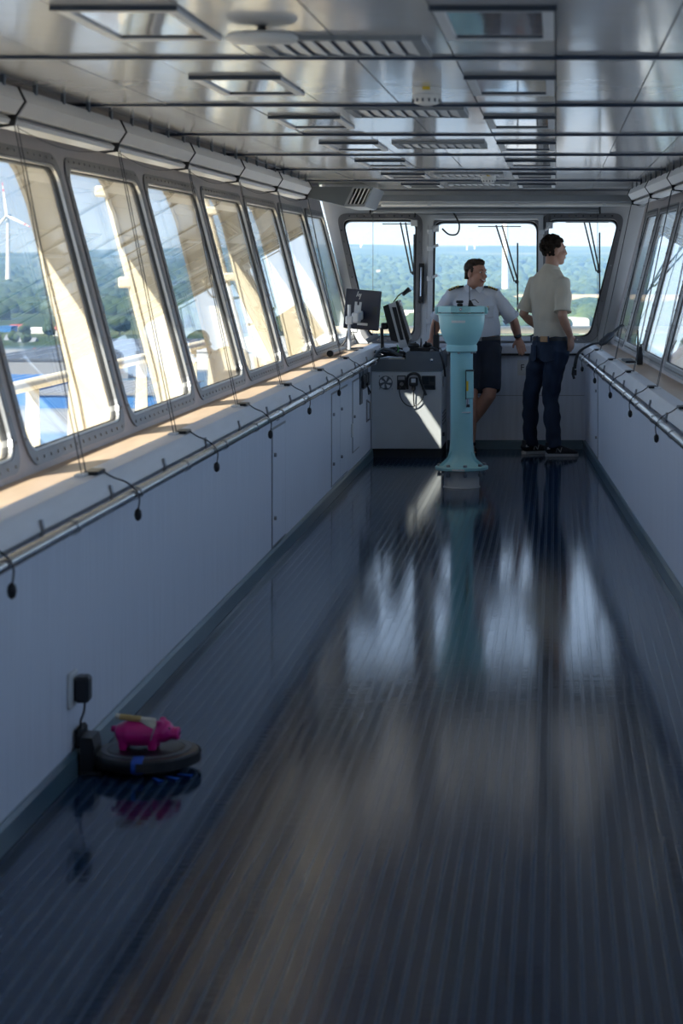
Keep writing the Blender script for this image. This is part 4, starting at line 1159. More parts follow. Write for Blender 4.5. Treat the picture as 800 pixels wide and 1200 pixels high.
# nearer trees, one by one
def tree_mesh(i):
    V, Fc = [], []
    r0 = random.Random(i)
    for q in range(7):
        blob(V, Fc, (r0.uniform(-.5, .5), r0.uniform(-.5, .5), .75 + r0.uniform(-.2, .55)), r0.uniform(.38, .62), r0.uniform(0, 90))
    m_ = bpy.data.meshes.new('crown'); m_.from_pydata(V, [], Fc)
    for p in m_.polygons: p.use_smooth = True
    m_.materials.append(M['leaf']); return m_
crowns = [tree_mesh(i) for i in range(4)]
M['bark'] = mat('bark', (.09, .065, .045), .9, var=.3)
trunk = MB().tube([(0, 0, -.1), (.02, 0, .4), (0, 0, .8)], [.07, .05, .03], 8).mesh('trunk'); trunk.materials.append(M['bark'])
spots = [(28, 905, 3.2), (57, 905, 3), (16, 848, 2.6), (31, 838, 2.4), (60, 960, 3.6), (92, 930, 4), (118, 900, 4.5), (140, 930, 5), (172, 980, 6), (190, 960, 5), (215, 1000, 5.5), (255, 1030, 5), (290, 1000, 5.5),
         (430, 1060, 4.5), (447, 1080, 5), (462, 1050, 4), (512, 1060, 4.5), (640, 1120, 4.5), (652, 1100, 4), (668, 1180, 5.5), (682, 1150, 5), (694, 1100, 4.2), (705, 1160, 5), (716, 1120, 4.5)]
tree_no = {}
spots.sort()
for i, (px, Y, h) in enumerate(spots):
    X = (px - CX)/F*Y
    where = 'left windows' if px < 400 else 'left end window' if px < 520 else 'right end window'
    tree_no[where] = tree_no.get(where, -1) + 1
    t = thing('tree', 'leafy green tree beyond the %s, %s one from the left' % (where, (ORD + ['thirteenth', 'fourteenth'])[tree_no[where]]), 'tree', (X, Y, land_h(X, Y)), 'trees seen through the ' + where)
    for nm_, me_ in (('crown', crowns[i % 4]), ('trunk', trunk)):
        o = bpy.data.objects.new(nm_, me_); COL.objects.link(o); o.parent = t
        o.scale = (h, h, h*1.1); o.rotation_euler = (0, 0, i*1.7)

# wind turbines
M['turb'] = mat('turbine_white', (.82, .83, .84), .4, var=.03)
M['turb_r'] = mat('turbine_red', (.6, .06, .05), .4, var=.05)
def turbine(px, hub_y, base_y, Y, R, ang, label, w=2.4, tips=False, yaw=0.0):
    X = (px - CX)/F*Y
    hz = EYE + (CY - hub_y)/F*Y; bz = EYE + (CY - base_y)/F*Y
    t = thing('wind_turbine', label, 'wind turbine', (X, Y, bz), 'wind turbines')
    obj('tower', MB().tube([(X, Y, bz - 8), (X, Y, bz), (X, Y, hz)], [w, w, w*.55], 14), M['turb'], t, .8)
    obj('nacelle', MB().box((X - w*.7, Y - w*1.6, hz - w*.6), (X + w*.7, Y + w*2.2, hz + w*.7), w*.2), M['turb'], t)
    hc = Vector((X, Y - w*1.9, hz))
    obj('hub', MB().ell(hc, (w*.75, w*.9, w*.75), 10, 8), M['turb'], t, .9)
    for q in range(3):
        a = ang + q*2*PI/3
        d = Vector((math.cos(a)*math.cos(yaw), -math.cos(a)*math.sin(yaw), math.sin(a)))
        p0, p1, p2, p3 = hc, hc + d*R*.2, hc + d*R*.8, hc + d*R
        b = obj('blade', MB().tube([p0, p1, p2, p3], [(w*.3, w*.3), (w*.55, w*.2), (w*.3, w*.1), (w*.08, w*.05)], 8, side=d.cross(Vector((0, 1, .01)))), M['turb'], t, .8)
        if tips:
            for f0, f1, r_ in ((.72, .80, .34), (.90, .98, .22)):
                obj('red_band', MB().tube([hc + d*R*f0, hc + d*R*f1], [(w*r_, w*.16), (w*(r_ - .04), w*.12)], 8, side=d.cross(Vector((0, 1, .01)))), M['turb_r'], b)
turbine(9.5, 253, 336, 2400, 40, math.radians(100), 'white wind turbine with red blade bands seen through the nearest left window', 3.2, True, .5)
turbine(422.6, 277.5, 306, 4300, 20, math.radians(40), 'white wind turbine on the ridge in the left end window', 1.9)
turbine(547, 278.5, 304, 4300, 20, math.radians(28), 'left one of two close wind turbines behind the officer', 1.7)
turbine(556, 278, 304, 4400, 20, math.radians(50), 'right one of two close wind turbines behind the officer', 1.7)
turbine(592, 222, 339.5, 1900, 30, math.radians(90), 'thick near white turbine tower in the middle end window', 3.4)
turbine(620, 287, 308, 5200, 14, math.radians(15), 'faint far wind turbine at the right edge of the middle end window', 1.5)
turbine(666, 289, 308, 5200, 16, math.radians(75), 'faint far wind turbine in the right end window', 1.5)

# buildings
BM = {k: mat('bld_' + k, c, .7, var=.08, vscale=(.3, .3, .3)) for k, c in dict(white=(.78, .78, .76), red=(.42, .09, .06), blue=(.03, .15, .40), grey=(.22, .23, .25), brick=(.36, .17, .12), dark=(.07, .085, .11), tan=(.5, .42, .32), pale=(.55, .57, .6)).items()}
def building(px0, px1, ytop, ybase, Y, depth, wall, roof, label, name='building', kind='gable', wins=0, cat='building'):
    X0, X1 = (px0 - CX)/F*Y, (px1 - CX)/F*Y
    zt, zb = EYE + (CY - ytop)/F*Y, EYE + (CY - ybase)/F*Y
    gz = min(zb, land_h((X0+X1)/2, Y)) - 1
    t = thing(name, label, cat, ((X0+X1)/2, Y + depth/2, gz))
    h = zt - zb
    ze = zt - h*.4 if kind == 'gable' else zt - h*.12
    wl_ = obj('walls', MB().box((X0, Y, gz), (X1, Y + depth, ze)), BM[wall], t)
    e = (X1 - X0)*.03
    if kind == 'gable':
        ym = Y + depth/2
        obj('roof', MB().prism([(Y - e, ze), (Y + depth + e, ze), (ym, zt)], X0 - e, X1 + e, 'yz'), BM[roof], t)
    elif kind == 'dome':
        obj('roof', MB().rings([[(X0 + (X1-X0)*(.5 - .5*math.cos(PI*k/12)), yy, ze + (zt - ze)*1.0*math.sin(PI*k/12)) for k in range(13)] for yy in (Y, Y + depth)]), BM[roof], t)
    else:
        obj('roof', MB().box((X0 - e, Y - e, ze), (X1 + e, Y + depth + e, zt)), BM[roof], t)
    for q in range(wins):
        xx = X0 + (X1 - X0)*(q + .5)/wins
        ww = (X1 - X0)/wins*.28
        f_ = obj('window', MB().box((xx - ww, Y - .12, zb + (ze-zb)*.35), (xx + ww, Y, zb + (ze-zb)*.75)), BM['white'], wl_)
        obj('pane', MB().box((xx - ww*.8, Y - .16, zb + (ze-zb)*.4), (xx + ww*.8, Y - .12, zb + (ze-zb)*.7)), BM['dark'], f_) if False else None
    return t
building(-4, 13, 382.5, 389, 980, 12, 'blue', 'blue', 'bright blue flat-roofed shed beyond the nearest left window', kind='flat')
building(9, 24, 380.5, 388, 1000, 14, 'white', 'red', 'long red-roofed hall behind the blue shed', wins=4)
building(4, 16, 392, 411, 880, 10, 'tan', 'grey', 'tan house with grey roof left of the brick house', wins=3)
building(19, 39, 396, 414, 860, 10, 'brick', 'grey', 'brick house with grey roof behind the blue fence', wins=4)
building(19, 38, 407, 416, 845, 2, 'blue', 'blue', 'bright blue fence wall in front of the brick house', 'fence_wall', 'flat', cat='wall')
building(33, 51, 384, 391, 960, 14, 'white', 'white', 'white house with red front behind the red portal', wins=3)
building(35, 51, 395, 402, 930, 12, 'white', 'pale', 'small white house with pale roof above the red portal', wins=2)
building(62, 86, 382, 394, 930, 14, 'white', 'red', 'white house with red roof right of the red portal', wins=4)
building(53, 88, 407, 424, 800, 18, 'white', 'pale', 'long white shed beside the red portal', kind='flat', wins=0)
# red portal frame with a white van under it
Y = 790
t = thing('steel_portal', 'red steel portal frame at the edge of the dark roof', 'portal', P(46.5, 425, Y))
for px in (39.5, 54):
    a, b = P(px - .9, 409, Y), P(px + .9, 426, Y + .6)
    obj('post', MB().box(a, b), BM['red'], t)
obj('beam', MB().box(P(38.6, 408, Y), P(55, 411, Y + .6)), BM['red'], t)
obj('rear_beam', MB().box(P(39.6, 412, Y + 6), P(55, 413.5, Y + 6.6)), BM['red'], t)
t = thing('van', 'white van parked under the red portal', 'van', P(47, 424, Y + 3))
a, b = P(43.5, 417.5, Y + 2), P(53, 422.5, Y + 4)
obj('body', MB().box(a, b, .2), BM['white'], t)
obj('windscreen', MB().box((a.x + .3, Y + 1.95, a.z - .8), (a.x + 1.2, Y + 2, a.z - .2)), BM['dark'], t)
for px in (45, 51.5):
    obj('wheel', MB().lathe([(.35, -.2), (.4, -.15), (.4, .15), (.35, .2)], P(px, 422.8, Y + 2), 10, 'y'), BM['dark'], t)
# big low warehouses in front: dark roof with a pale strip; blue walls
def shed(px0, px1, Yn, Yf, z, wall, roof, label, ribs=8):
    x0n, x1n = (px0 - CX)/F*Yn, (px1 - CX)/F*Yn
    t = thing('warehouse', label, 'warehouse', ((x0n + x1n)/2, (Yn + Yf)/2, GZ0))
    obj('walls', MB().box((x0n, Yn, GZ0 - .5), (x1n, Yf, z)), BM[wall], t)
    r_ = obj('roof', MB().box((x0n - .4, Yn - .4, z), (x1n + .4, Yf + .4, z + .5)), BM[roof], t)
    for q in range(ribs):
        xx = x0n + (x1n - x0n)*(q + .5)/ribs
        obj('roof_rib', MB().box((xx - .12, Yn, z + .5), (xx + .12, Yf, z + .62)), BM['pale'], r_)
    return t
shed(-30, 150, 590, 745, -31.0 + 4.2, 'grey', 'dark', 'wide low warehouse with a dark ribbed roof beyond the left windows', 5)
shed(36, 190, 470, 520, -29.0, 'blue', 'grey', 'blue-walled warehouse with a grey ribbed roof below the left windows', 14)
shed(-60, 34, 480, 530, -28.0, 'blue', 'blue', 'all-blue warehouse at the left edge beyond the left windows', 6)
shed(225, 380, 640, 760, -26.5, 'white', 'white', 'long white-roofed warehouse beyond the farther left windows', 10)
# by the end windows
building(470, 488, 364, 388, 985, 10, 'white', 'white', 'white block building between the tilted screen and the officer', kind='flat')
building(574, 606, 370, 394, 1000, 16, 'white', 'blue', 'white and blue hall behind the officer arm', kind='flat', wins=0)
building(654, 690, 373, 392, 990, 20, 'white', 'white', 'white domed hall in the right end window', kind='dome')
building(700, 720, 380, 393, 1000, 12, 'white', 'pale', 'low white house at the right edge of the right end window', wins=3)
for i, (px, c_, lab) in enumerate(((478, 'red', 'lower red'), (486, 'white', 'white'), (493, 'red', 'right red'), (440, 'red', 'left red'), (690, 'red', 'far right red'), (682, 'white', 'far right white'))):
    Yc = 960
    a = P(px - 3.4, 386, Yc); b = P(px + 3.4, 393, Yc)
    t = thing('shipping_container', '%s shipping container on the ground behind the bow railing' % lab, 'container', ((a.x + b.x)/2, Yc, b.z), 'shipping containers')
    obj('box', MB().box((a.x, Yc, b.z - 3), (b.x, Yc + 6, a.z)), BM[c_], t)
    obj('door', MB().box((a.x + .2, Yc - .08, b.z - 2.5), (b.x - .2, Yc, a.z - .2)), BM[c_], t)
for i, (px, py) in enumerate(((440, 335), (443, 319), (449, 326), (458, 325.5), (467, 325.5), (485, 325.5), (520, 322), (530, 328))):
    Yc = 2700
    X = (px - CX)/F*Yc; z = EYE + (CY - py)/F*Yc
    t = thing('house', 'tiny white house in the far woods beyond the end windows, %s from the left' % ORD[i], 'house', (X, Yc, z), 'far white houses')
    obj('walls', MB().box((X - 2.2, Yc, z - 14), (X + 2.2, Yc + 4, z + 1.4)), BM['white'], t)
    obj('roof', MB().prism([(Yc - .3, z + 1.4), (Yc + 4.3, z + 1.4), (Yc + 2, z + 2.8)], X - 2.4, X + 2.4, 'yz'), BM['pale'], t)

# summer haze over the land
hz = bpy.data.materials.new('haze'); hz.use_nodes = True
t_ = hz.node_tree; t_.nodes.clear()
o_ = t_.nodes.new('ShaderNodeOutputMaterial'); vs_ = t_.nodes.new('ShaderNodeVolumeScatter')
vs_.inputs['Color'].default_value = (.26, .52, 1.0, 1); vs_.inputs['Density'].default_value = HAZE; vs_.inputs['Anisotropy'].default_value = 0.0
t_.links.new(vs_.outputs[0], o_.inputs['Volume'])
hb = obj('haze', MB().box((-4200, 300, -60), (1800, 5200, 75)), hz, kind='stuff')
tag(hb, 'bluish summer haze hanging over the far land', 'haze')
# ================================================================ people
M['skin_a'] = mat('skin_tan', (.46, .25, .17), .5, var=.12, vscale=(14, 14, 14))
M['skin_b'] = mat('skin_warm', (.50, .25, .17), .48, var=.12, vscale=(14, 14, 14))
M['lip'] = mat('lip', (.34, .10, .085), .45, var=.1)
M['teeth'] = mat('teeth', (.80, .78, .72), .3, var=.04)
M['hair_a'] = mat('hair_dark_brown', (.022, .014, .010), .7, spec=.12, var=.4, vscale=(60, 60, 60))
M['hair_b'] = mat('hair_brown', (.050, .034, .024), .6, spec=.2, var=.35, vscale=(120, 120, 20))
M['eye_w'] = mat('eye_white', (.7, .7, .68), .3, var=.03)
M['eye_d'] = mat('eye_dark', (.02, .015, .012), .25, var=.1)
M['polo'] = mat('polo_beige', (.60, .54, .44), .85, var=.10, vscale=(9, 9, 4), bump=.0008, bscale=(120, 120, 120))
M['jeans'] = mat('jeans_denim', (.012, .026, .060), .8, col2=(.006, .014, .034), vscale=(16, 16, 5), bump=.0008, bscale=(150, 150, 150))
M['shirt'] = mat('uniform_shirt_white', (.66, .68, .74), .75, var=.06, vscale=(9, 9, 4), bump=.0006, bscale=(120, 120, 120))
M['shorts'] = mat('shorts_navy', (.012, .018, .036), .8, var=.25, vscale=(12, 12, 6))
M['leather'] = mat('leather_patch_tan', (.46, .25, .11), .6, var=.15, vscale=(40, 40, 40))
M['gold'] = mat('gold_braid', (.70, .48, .10), .4, .3, var=.2, vscale=(60, 60, 60))
M['sole'] = mat('sole_pale', (.42, .42, .42), .6, var=.1)
M['sock'] = mat('sock_grey', (.30, .31, .33), .85, var=.15)
M['shoe'] = mat('shoe_black', (.012, .013, .018), .6, var=.3, vscale=(30, 30, 30))
M['beltm'] = mat('belt_dark', (.02, .018, .018), .5, var=.3)

class Fr:
    """a local frame: forward, right, up"""
    def __init__(self, o, ang, tilt=0.0):
        self.o = Vector(o)
        self.f = Vector((math.sin(ang), math.cos(ang), 0)); self.r = Vector((math.cos(ang), -math.sin(ang), 0)); self.u = Vector((0, 0, 1))
        if tilt:
            q = Matrix.Rotation(tilt, 3, self.r)
            self.f = q @ self.f; self.u = q @ self.u
    def __call__(self, f, r, z): return self.o + self.f*f + self.r*r + self.u*z
    @property
    def ax(self): return (self.r, self.f, self.u)

def head(mb, H):
    """skull, jaw, nose, ears, brow; H at the centre of the head"""
    ax = H.ax
    mb.ell(H(-.012, 0, .030), (.074, .094, .086), 18, 12, ax)
    mb.ell(H(.028, 0, -.030), (.062, .062, .080), 16, 10, ax)
    mb.ell(H(.048, 0, -.082), (.034, .034, .028), 12, 8, ax)          # chin
    mb.ell(H(.010, 0, -.070), (.054, .055, .040), 14, 8, ax)          # jaw
    mb.ell(H(.066, 0, .034), (.050, .022, .020), 14, 8, ax)           # brow
    for s in (-1, 1):
        mb.ell(H(.062, s*.036, -.018), (.024, .024, .022), 10, 8, ax)  # cheek
        mb.ell(H(-.006, s*.076, -.004), (.010, .022, .033), 10, 8, ax) # ear
    mb.tube([H(.080, 0, .022), H(.093, 0, -.004), H(.100, 0, -.018), H(.088, 0, -.027)], [(.010, .010), (.011, .011), (.014, .011), (.012, .010)], 10, side=H.r)
    mb.ell(H(.086, 0, -.052), (.022, .010, .009), 10, 6, ax)          # lips
def face(H, t, skin, hair, smile=False):
    ax = H.ax
    for s in (-1, 1):
        e = obj('eye', MB().ell(H(.076, s*.031, .016), (.012, .008, .006), 10, 8, ax), M['eye_w'], t, .9)
        obj('iris', MB().ell(H(.084, s*.031, .016), (.006, .0035, .006), 8, 6, ax), M['eye_d'], e, .9)
        obj('eyebrow', MB().tube([H(.088, s*.014, .034), H(.086, s*.034, .041), H(.070, s*.052, .034)], [(.0025, .0025), (.003, .0025), (.0015, .0015)], 6), hair, t, .9)
    if smile:
        obj('mouth', MB().tube([H(.076, -.034, -.040), H(.088, -.018, -.053), H(.092, 0, -.056), H(.088, .018, -.053), H(.076, .034, -.040)], [(.003, .004), (.007, .010), (.007, .012), (.007, .010), (.003, .004)], 8, side=H.f), M['lip'], t, .9)
        obj('teeth', MB().tube([H(.084, -.024, -.044), H(.0945, -.012, -.051), H(.0975, 0, -.052), H(.0945, .012, -.051), H(.084, .024, -.044)], [(.003, .003), (.004, .0055), (.004, .006), (.004, .0055), (.003, .003)], 8, side=H.f), M['teeth'], t, .9)
    else:
        obj('mouth', MB().tube([H(.082, -.020, -.050), H(.094, 0, -.051), H(.082, .020, -.050)], [(.002, .002), (.004, .003), (.002, .002)], 6), M['lip'], t, .9)
def hand(mb, wrist, d, palm_n, thumb_side, curl=.5, L=1.0):
    """palm and five separate bent fingers; d along the hand, palm_n out of the palm, thumb_side across"""
    d, n, s = Vector(d).normalized(), Vector(palm_n), Vector(thumb_side)
    n = (n - d*n.dot(d)).normalized(); s = d.cross(n) if d.cross(n).dot(s) > 0 else -d.cross(n)
    mb.tube([wrist, wrist + d*.035*L, wrist + d*.085*L, wrist + d*.098*L], [(.027, .019), (.036, .016), (.042, .014), (.036, .011)], 12, side=s)
    base = wrist + d*.092*L
    for k, (off, ln, r) in enumerate(((.031, .070, .0090), (.0105, .080, .0093), (-.0105, .074, .0090), (-.0305, .058, .0080))):
        p = base + s*off - d*(.004*abs(k - 1)); dirv = d.copy(); pts = [p - d*.015]; 
        for seg, fr in enumerate((.45, .32, .26)):
            a = curl * (.55 + .45*seg)
            dirv = (dirv*math.cos(a) + n*math.sin(a)).normalized()
            n2 = n
            p = p + dirv*ln*fr*L; pts.append(p)
        mb.tube([pts[0], base + s*off, *pts[1:]], [r, r, r, r*.95, r*.8], 8, side=s)
    p0 = wrist + d*.025*L + s*.030; d1 = (s*.8 + d*.65 + n*.25).normalized(); d2 = (s*.35 + d*.9 + n*.3).normalized()
    mb.tube([wrist + d*.02*L + s*.012, p0, p0 + d1*.036*L, p0 + d1*.036*L + d2*.028*L], [.014, .014, .0105, .0085], 8)

# ---------------------------------------------------------------- standing man, back to us
ta = thing('person', 'standing man in beige polo shirt, dark jeans and black sneakers, back to us', 'person', (-.05, 16.80, 0))
A = Fr((-.045, 16.80, 0), math.radians(45))
nk = A(.01, .0, 1.535)
HA = Fr(nk + Vector((.028, .02, .142)), math.radians(74))
b = MB()
head(b, HA)
b.tube([A(-.01, 0, 1.42), A(0, 0, 1.50), nk + Vector((.006, 0, .03)), HA(-.02, 0, -.03)], [(.075, .07), (.062, .062), (.056, .058), (.054, .056)], 14, side=A.r)
b.tube([A(0, 0, .86), A(0, 0, .95), A(0, 0, 1.08), A(-.005, 0, 1.28), A(-.01, 0, 1.40), A(-.01, 0, 1.455)], [(.14, .10), (.145, .105), (.12, .085), (.14, .09), (.135, .07), (.07, .05)], 18, side=A.r)
for sgn, elb, wr, hd in ((1, A(-.085, .225, 1.150), A(.03, .200, .985), None), (-1, A(-.06, -.255, 1.155), A(.12, -.21, 1.02), None)):
    sh = A(-.01, sgn*.175, 1.425)
    b.tube([A(-.01, sgn*.09, 1.40), sh, sh.lerp(elb, .5), elb, elb.lerp(wr, .3), wr], [.04, .046, .044, .039, .040, .026], 14)
    if sgn > 0:
        hand(b, wr, A.f*.06 - A.r*.045 - A.u*.13, -A.r, A.f, .25)
    else:
        hand(b, wr, (A(.20, -.10, 1.0) - wr), -A.u, A.r, .4)
lk, la = A(0, 0, 0), A(0, 0, 0)
kneeL, ankL = Vector((-.205, 16.90, .50)), Vector((-.212, 16.97, .095))
kneeR, ankR = Vector((-.045, 16.80, .49)), Vector((-.012, 16.74, .095))
hipL, hipR = A(0, -.085, .88), A(0, .085, .88)
for hp, kn, an in ((hipL, kneeL, ankL), (hipR, kneeR, ankR)):
    b.tube([hp, hp.lerp(kn, .5), kn, kn.lerp(an, .35), an, an - Vector((0, 0, .055))], [.085, .072, .054, .052, .036, .034], 14)
body_a = remesh('body', b, .0055, M['skin_a'], ta, 3)
face(HA, ta, M['skin_a'], M['hair_a'])
# curly hair: many small locks over crown and back of the head
hm = MB()
hm.ell(HA(-.024, 0, .048), (.080, .090, .082), 18, 12, HA.ax)
rh = random.Random(5)
for q in range(300):
    th, ph = rh.uniform(0, 2*PI), math.acos(rh.uniform(-.80, 1))
    d = Vector((math.sin(ph)*math.cos(th), math.sin(ph)*math.sin(th), math.cos(ph)))
    if d.y > .55 and d.z < .45: continue
    if d.y > .08 and d.z < .05: continue
    c = HA(-.018 + d.y*.096, d.x*.080, .042 + d.z*.088)
    r = rh.uniform(.011, .019)
    hm.ell(c, (r, r, r), 8, 6)
remesh('hair', hm, .004, M['hair_a'], ta, 1, disp=.004, dscale=90)
# glasses-free; polo shirt
sm = MB()
sm.tube([A(-.002, 0, .980), A(-.004, 0, 1.02), A(-.008, 0, 1.10), A(-.012, 0, 1.24), A(-.014, 0, 1.34), A(-.012, 0, 1.425), A(-.008, 0, 1.475), A(0, 0, 1.515), A(.004, 0, 1.545)],
        [(.152, .122), (.155, .124), (.152, .122), (.168, .128), (.180, .122), (.182, .108), (.158, .094), (.108, .080), (.070, .068)], 22, side=A.r)
for sgn, elb in ((1, A(-.085, .225, 1.150)), (-1, A(-.06, -.255, 1.155))):
    sh = A(-.012, sgn*.172, 1.425)
    d = (elb - sh)
    sm.tube([A(-.01, sgn*.08, 1.435), sh, sh + d*.4, sh + d*.78, sh + d*.86], [(.050, .050), (.060, .062), (.066, .065), (.071, .067), (.071, .067)], 16)
shirt_a = remesh('polo_shirt', sm, .007, M['polo'], ta, 2, disp=.017, dscale=10.0, seed=3.1)
obj('collar', MB().tube([nk + Vector((-.004, -.002, -.030)), nk + Vector((.0, .0, -.008)), nk + Vector((.008, .005, .022))], [(.098, .088), (.082, .079), (.068, .068)], 20, side=A.r), M['polo'], shirt_a, .9)
for sgn, elb in ((1, A(-.085, .225, 1.150)), (-1, A(-.06, -.255, 1.155))):
    sh = A(-.012, sgn*.172, 1.425); d = elb - sh
    obj('sleeve_hem', MB().tube([sh + d*.83, sh + d*.872], [(.0718, .068), (.0715, .068)], 18), M['polo'], shirt_a, .9)
# jeans
jm = MB()
jm.tube([A(0, 0, .985), A(0, 0, .94), A(-.008, 0, .88), A(-.006, 0, .82), A(0, 0, .78)], [(.152, .118), (.160, .125), (.166, .134), (.160, .128), (.125, .10)], 22, side=A.r)
for hp, kn, an in ((hipL, kneeL, ankL), (hipR, kneeR, ankR)):
    jm.tube([hp, hp.lerp(kn, .45), hp.lerp(kn, .85), kn, kn.lerp(an, .25), kn.lerp(an, .6), kn.lerp(an, .9), an + Vector((0, 0, -.022))], [.098, .088, .072, .069, .068, .062, .060, .062], 16)
jeans = remesh('jeans', jm, .007, M['jeans'], ta, 2, disp=.016, dscale=14.0, seed=7.7)
obj('belt', MB().tube([A(0, 0, .948), A(0, 0, .975)], [(.166, .134), (.163, .131)], 28, side=A.r), M['beltm'], jeans, .9)
def on_back(f, r, z, w, h, th=.004):
    c = A(f, r, z); o_ = MB()
    V = []
    for dz in (-h/2, h/2):
        for dr in (-w/2, w/2):
            for df in (0, th):
                V.append(c + A.r*dr + A.u*dz - A.f*df)
    o_.add(V, [(0,1,3,2), (4,6,7,5), (0,4,5,1), (2,3,7,6), (0,2,6,4), (1,5,7,3)])
    return o_
obj('leather_patch', on_back(-.122, .055, .962, .075, .045, .012), M['leather'], jeans)
for r_ in (-.075, .078):
    pk = MB()
    c = A(-.121, r_, .845)
    tp_ = [(-.062, .065), (.062, .065), (.058, -.05), (0, -.075), (-.058, -.05)]
    def sf(r): return -(.136*math.sqrt(max(.05, 1 - (r/.168)**2))) - .010
    tp_ = [(-.055, .065), (-.02, .065), (.02, .065), (.055, .065), (.052, -.05), (.02, -.066), (-.02, -.066), (-.052, -.05)]
    pk.rings([[A(sf(r_ + x_) + .02, r_ + x_, .845 + z_) for x_, z_ in tp_], [A(sf(r_ + x_), r_ + x_, .845 + z_) for x_, z_ in tp_]])
    obj('back_pocket', pk, M['jeans'], jeans)
for r_ in (-.09, -.02, .11):
    obj('belt_loop', on_back(-.128, r_, .962, .010, .05, .007), M['jeans'], jeans)
# sneakers
def sneaker(an, ang, toe_len=.20):
    c = Fr((an.x, an.y, 0), ang)
    so = MB()
    loop = [(-.075, 0), (-.068, -.028), (-.02, -.034), (.06, -.040), (.13, -.046), (.175, -.036), (.198, -.008), (.195, .016), (.165, .040), (.10, .044), (.02, .036), (-.055, .032)]
    so.rings([[c(f, r, .002) for f, r in loop], [c(f, r, .024) for f, r in loop]])
    sh = obj('shoe', None, None) if False else None
    um = MB()
    um.tube([c(-.072, 0, .045), c(-.055, 0, .058), c(0, 0, .060), c(.06, 0, .050), (c(.12, 0, .040)), c(.17, 0, .032), c(.19, 0, .028)],
            [(.022, .030), (.033, .045), (.036, .048), (.039, .038), (.042, .026), (.034, .018), (.016, .010)], 16, side=c.r)
    um.tube([c(-.030, 0, .06), c(-.028, 0, .115)], [(.042, .046), (.038, .046)], 14, side=c.r)
    u_ = remesh('shoe', um, .005, M['shoe'], ta, 2)
    obj('sole', so, M['sole'], u_)
    obj('sock', MB().tube([c(-.022, 0, .085), c(-.018, 0, .125)], [(.040, .043), (.039, .042)], 14, side=c.r), M['sock'], ta, .9)
    lc = MB()
    for q in range(4):
        lc.tube([c(.035 + q*.022, -.020, .099 - q*.011), c(.035 + q*.022, .020, .099 - q*.011)], .004, 6)
    obj('laces', lc, M['shoe'], u_)
    # white N on the outer side
    tm = text_mesh('N', .058, .0015, .25)
    bm_ = bmesh.new(); bm_.from_mesh(tm)
    for v in bm_.verts:
        x_, y_, z_ = v.co
        v.co = c(.030 + x_*1.15, .0425 + z_, .055 + y_*1.0)
    bm_.to_mesh(tm); bm_.free()
    obj('logo_letter', tm, M['sole'], u_)
    hl = MB(); hl.rings([[c(-.060, .036, .062), c(-.035, .041, .062), c(-.035, .041, .078), c(-.058, .036, .080)], [c(-.060, .040, .062), c(-.035, .045, .062), c(-.035, .045, .078), c(-.058, .040, .080)]])
    obj('heel_flash', hl, M['sole'], u_)
sneaker(ankL, math.radians(62))
sneaker(ankR, math.radians(88))

# ---------------------------------------------------------------- officer leaning back on the end ledge
tb = thing('person', 'smiling ship officer in a white uniform shirt and navy shorts leaning on the end ledge', 'person', (-.63, 17.15, 0))
B = Fr((-.645, 17.16, 0), math.radians(172))
BY = 17.19
pelv = Vector((-.625, 17.17, .92)); waist = Vector((-.630, 17.17, 1.02)); chest = Vector((-.668, 17.19, 1.19)); shc = Vector((-.690, 17.21, 1.325)); nkb = Vector((-.685, 17.20, 1.375))
HB = Fr((-.668, 17.16, 1.492), math.radians(128), math.radians(-4))
b = MB()
head(b, HB)
b.tube([shc + Vector((0, 0, .01)), nkb, HB(-.02, 0, -.08), HB(-.02, 0, -.02)], [(.07, .06), (.060, .058), (.056, .056), (.054, .054)], 14, side=B.r)
b.tube([pelv - Vector((0, 0, .07)), pelv, waist, chest, shc, nkb - Vector((0, 0, .01))], [(.13, .09), (.13, .09), (.12, .085), (.145, .088), (.11, .058), (.055, .045)], 18, side=B.r)
shR, shL = Vector((-.875, 17.22, 1.300)), Vector((-.515, 17.20, 1.305))       # his right is on the picture's left
elR, elL = Vector((-1.005, 17.29, 1.085)), Vector((-.352, 17.26, 1.090))
wrR, wrL = Vector((-1.045, 17.36, .945)), Vector((-.318, 17.365, .945))
for sh, el, wr in ((shR, elR, wrR), (shL, elL, wrL)):
    b.tube([shc.lerp(sh, .5), sh, sh.lerp(el, .5), el, el.lerp(wr, .35), wr], [.05, .052, .046, .041, .042, .028], 14)
# fingers towards us, over the front edge of the ledge
hand(b, wrL + Vector((0, .0, -.005)), Vector((.02, -.03, -.06)), Vector((0, 1, -.4)), Vector((-1, 0, 0)), .16, .92)
hand(b, wrR + Vector((0, .0, -.005)), Vector((-.02, -.03, -.06)), Vector((0, 1, -.4)), Vector((1, 0, 0)), .16, .92)
hpL, hpR = Vector((-.545, 17.17, .88)), Vector((-.705, 17.17, .88))
knL, knR = Vector((-.550, 16.99, .490)), Vector((-.705, 17.02, .49))
anL, anR = Vector((-.815, 17.14, .105)), Vector((-.705, 16.99, .09))
for hp, kn, an in ((hpL, knL, anL), (hpR, knR, anR)):
    b.tube([hp, hp.lerp(kn, .5), kn + Vector((0, 0, .03)), kn, kn.lerp(an, .3), kn.lerp(an, .7), an, an - Vector((0, 0, .045))], [.085, .074, .060, .058, .058, .044, .036, .034], 16)
    b.tube([an - Vector((0, -.04, .055)), an - Vector((0, .04, .062)), an - Vector((-.01, .12, .072)), an - Vector((-.012, .16, .075))], [(.032, .028), (.036, .028), (.042, .018), (.030, .012)], 12, side=(1, 0, 0))
remesh('body', b, .0052, M['skin_b'], tb, 2)
face(HB, tb, M['skin_b'], M['hair_b'], True)
hm = MB()
hm.ell(HB(-.026, 0, .046), (.079, .090, .080), 20, 14, HB.ax)
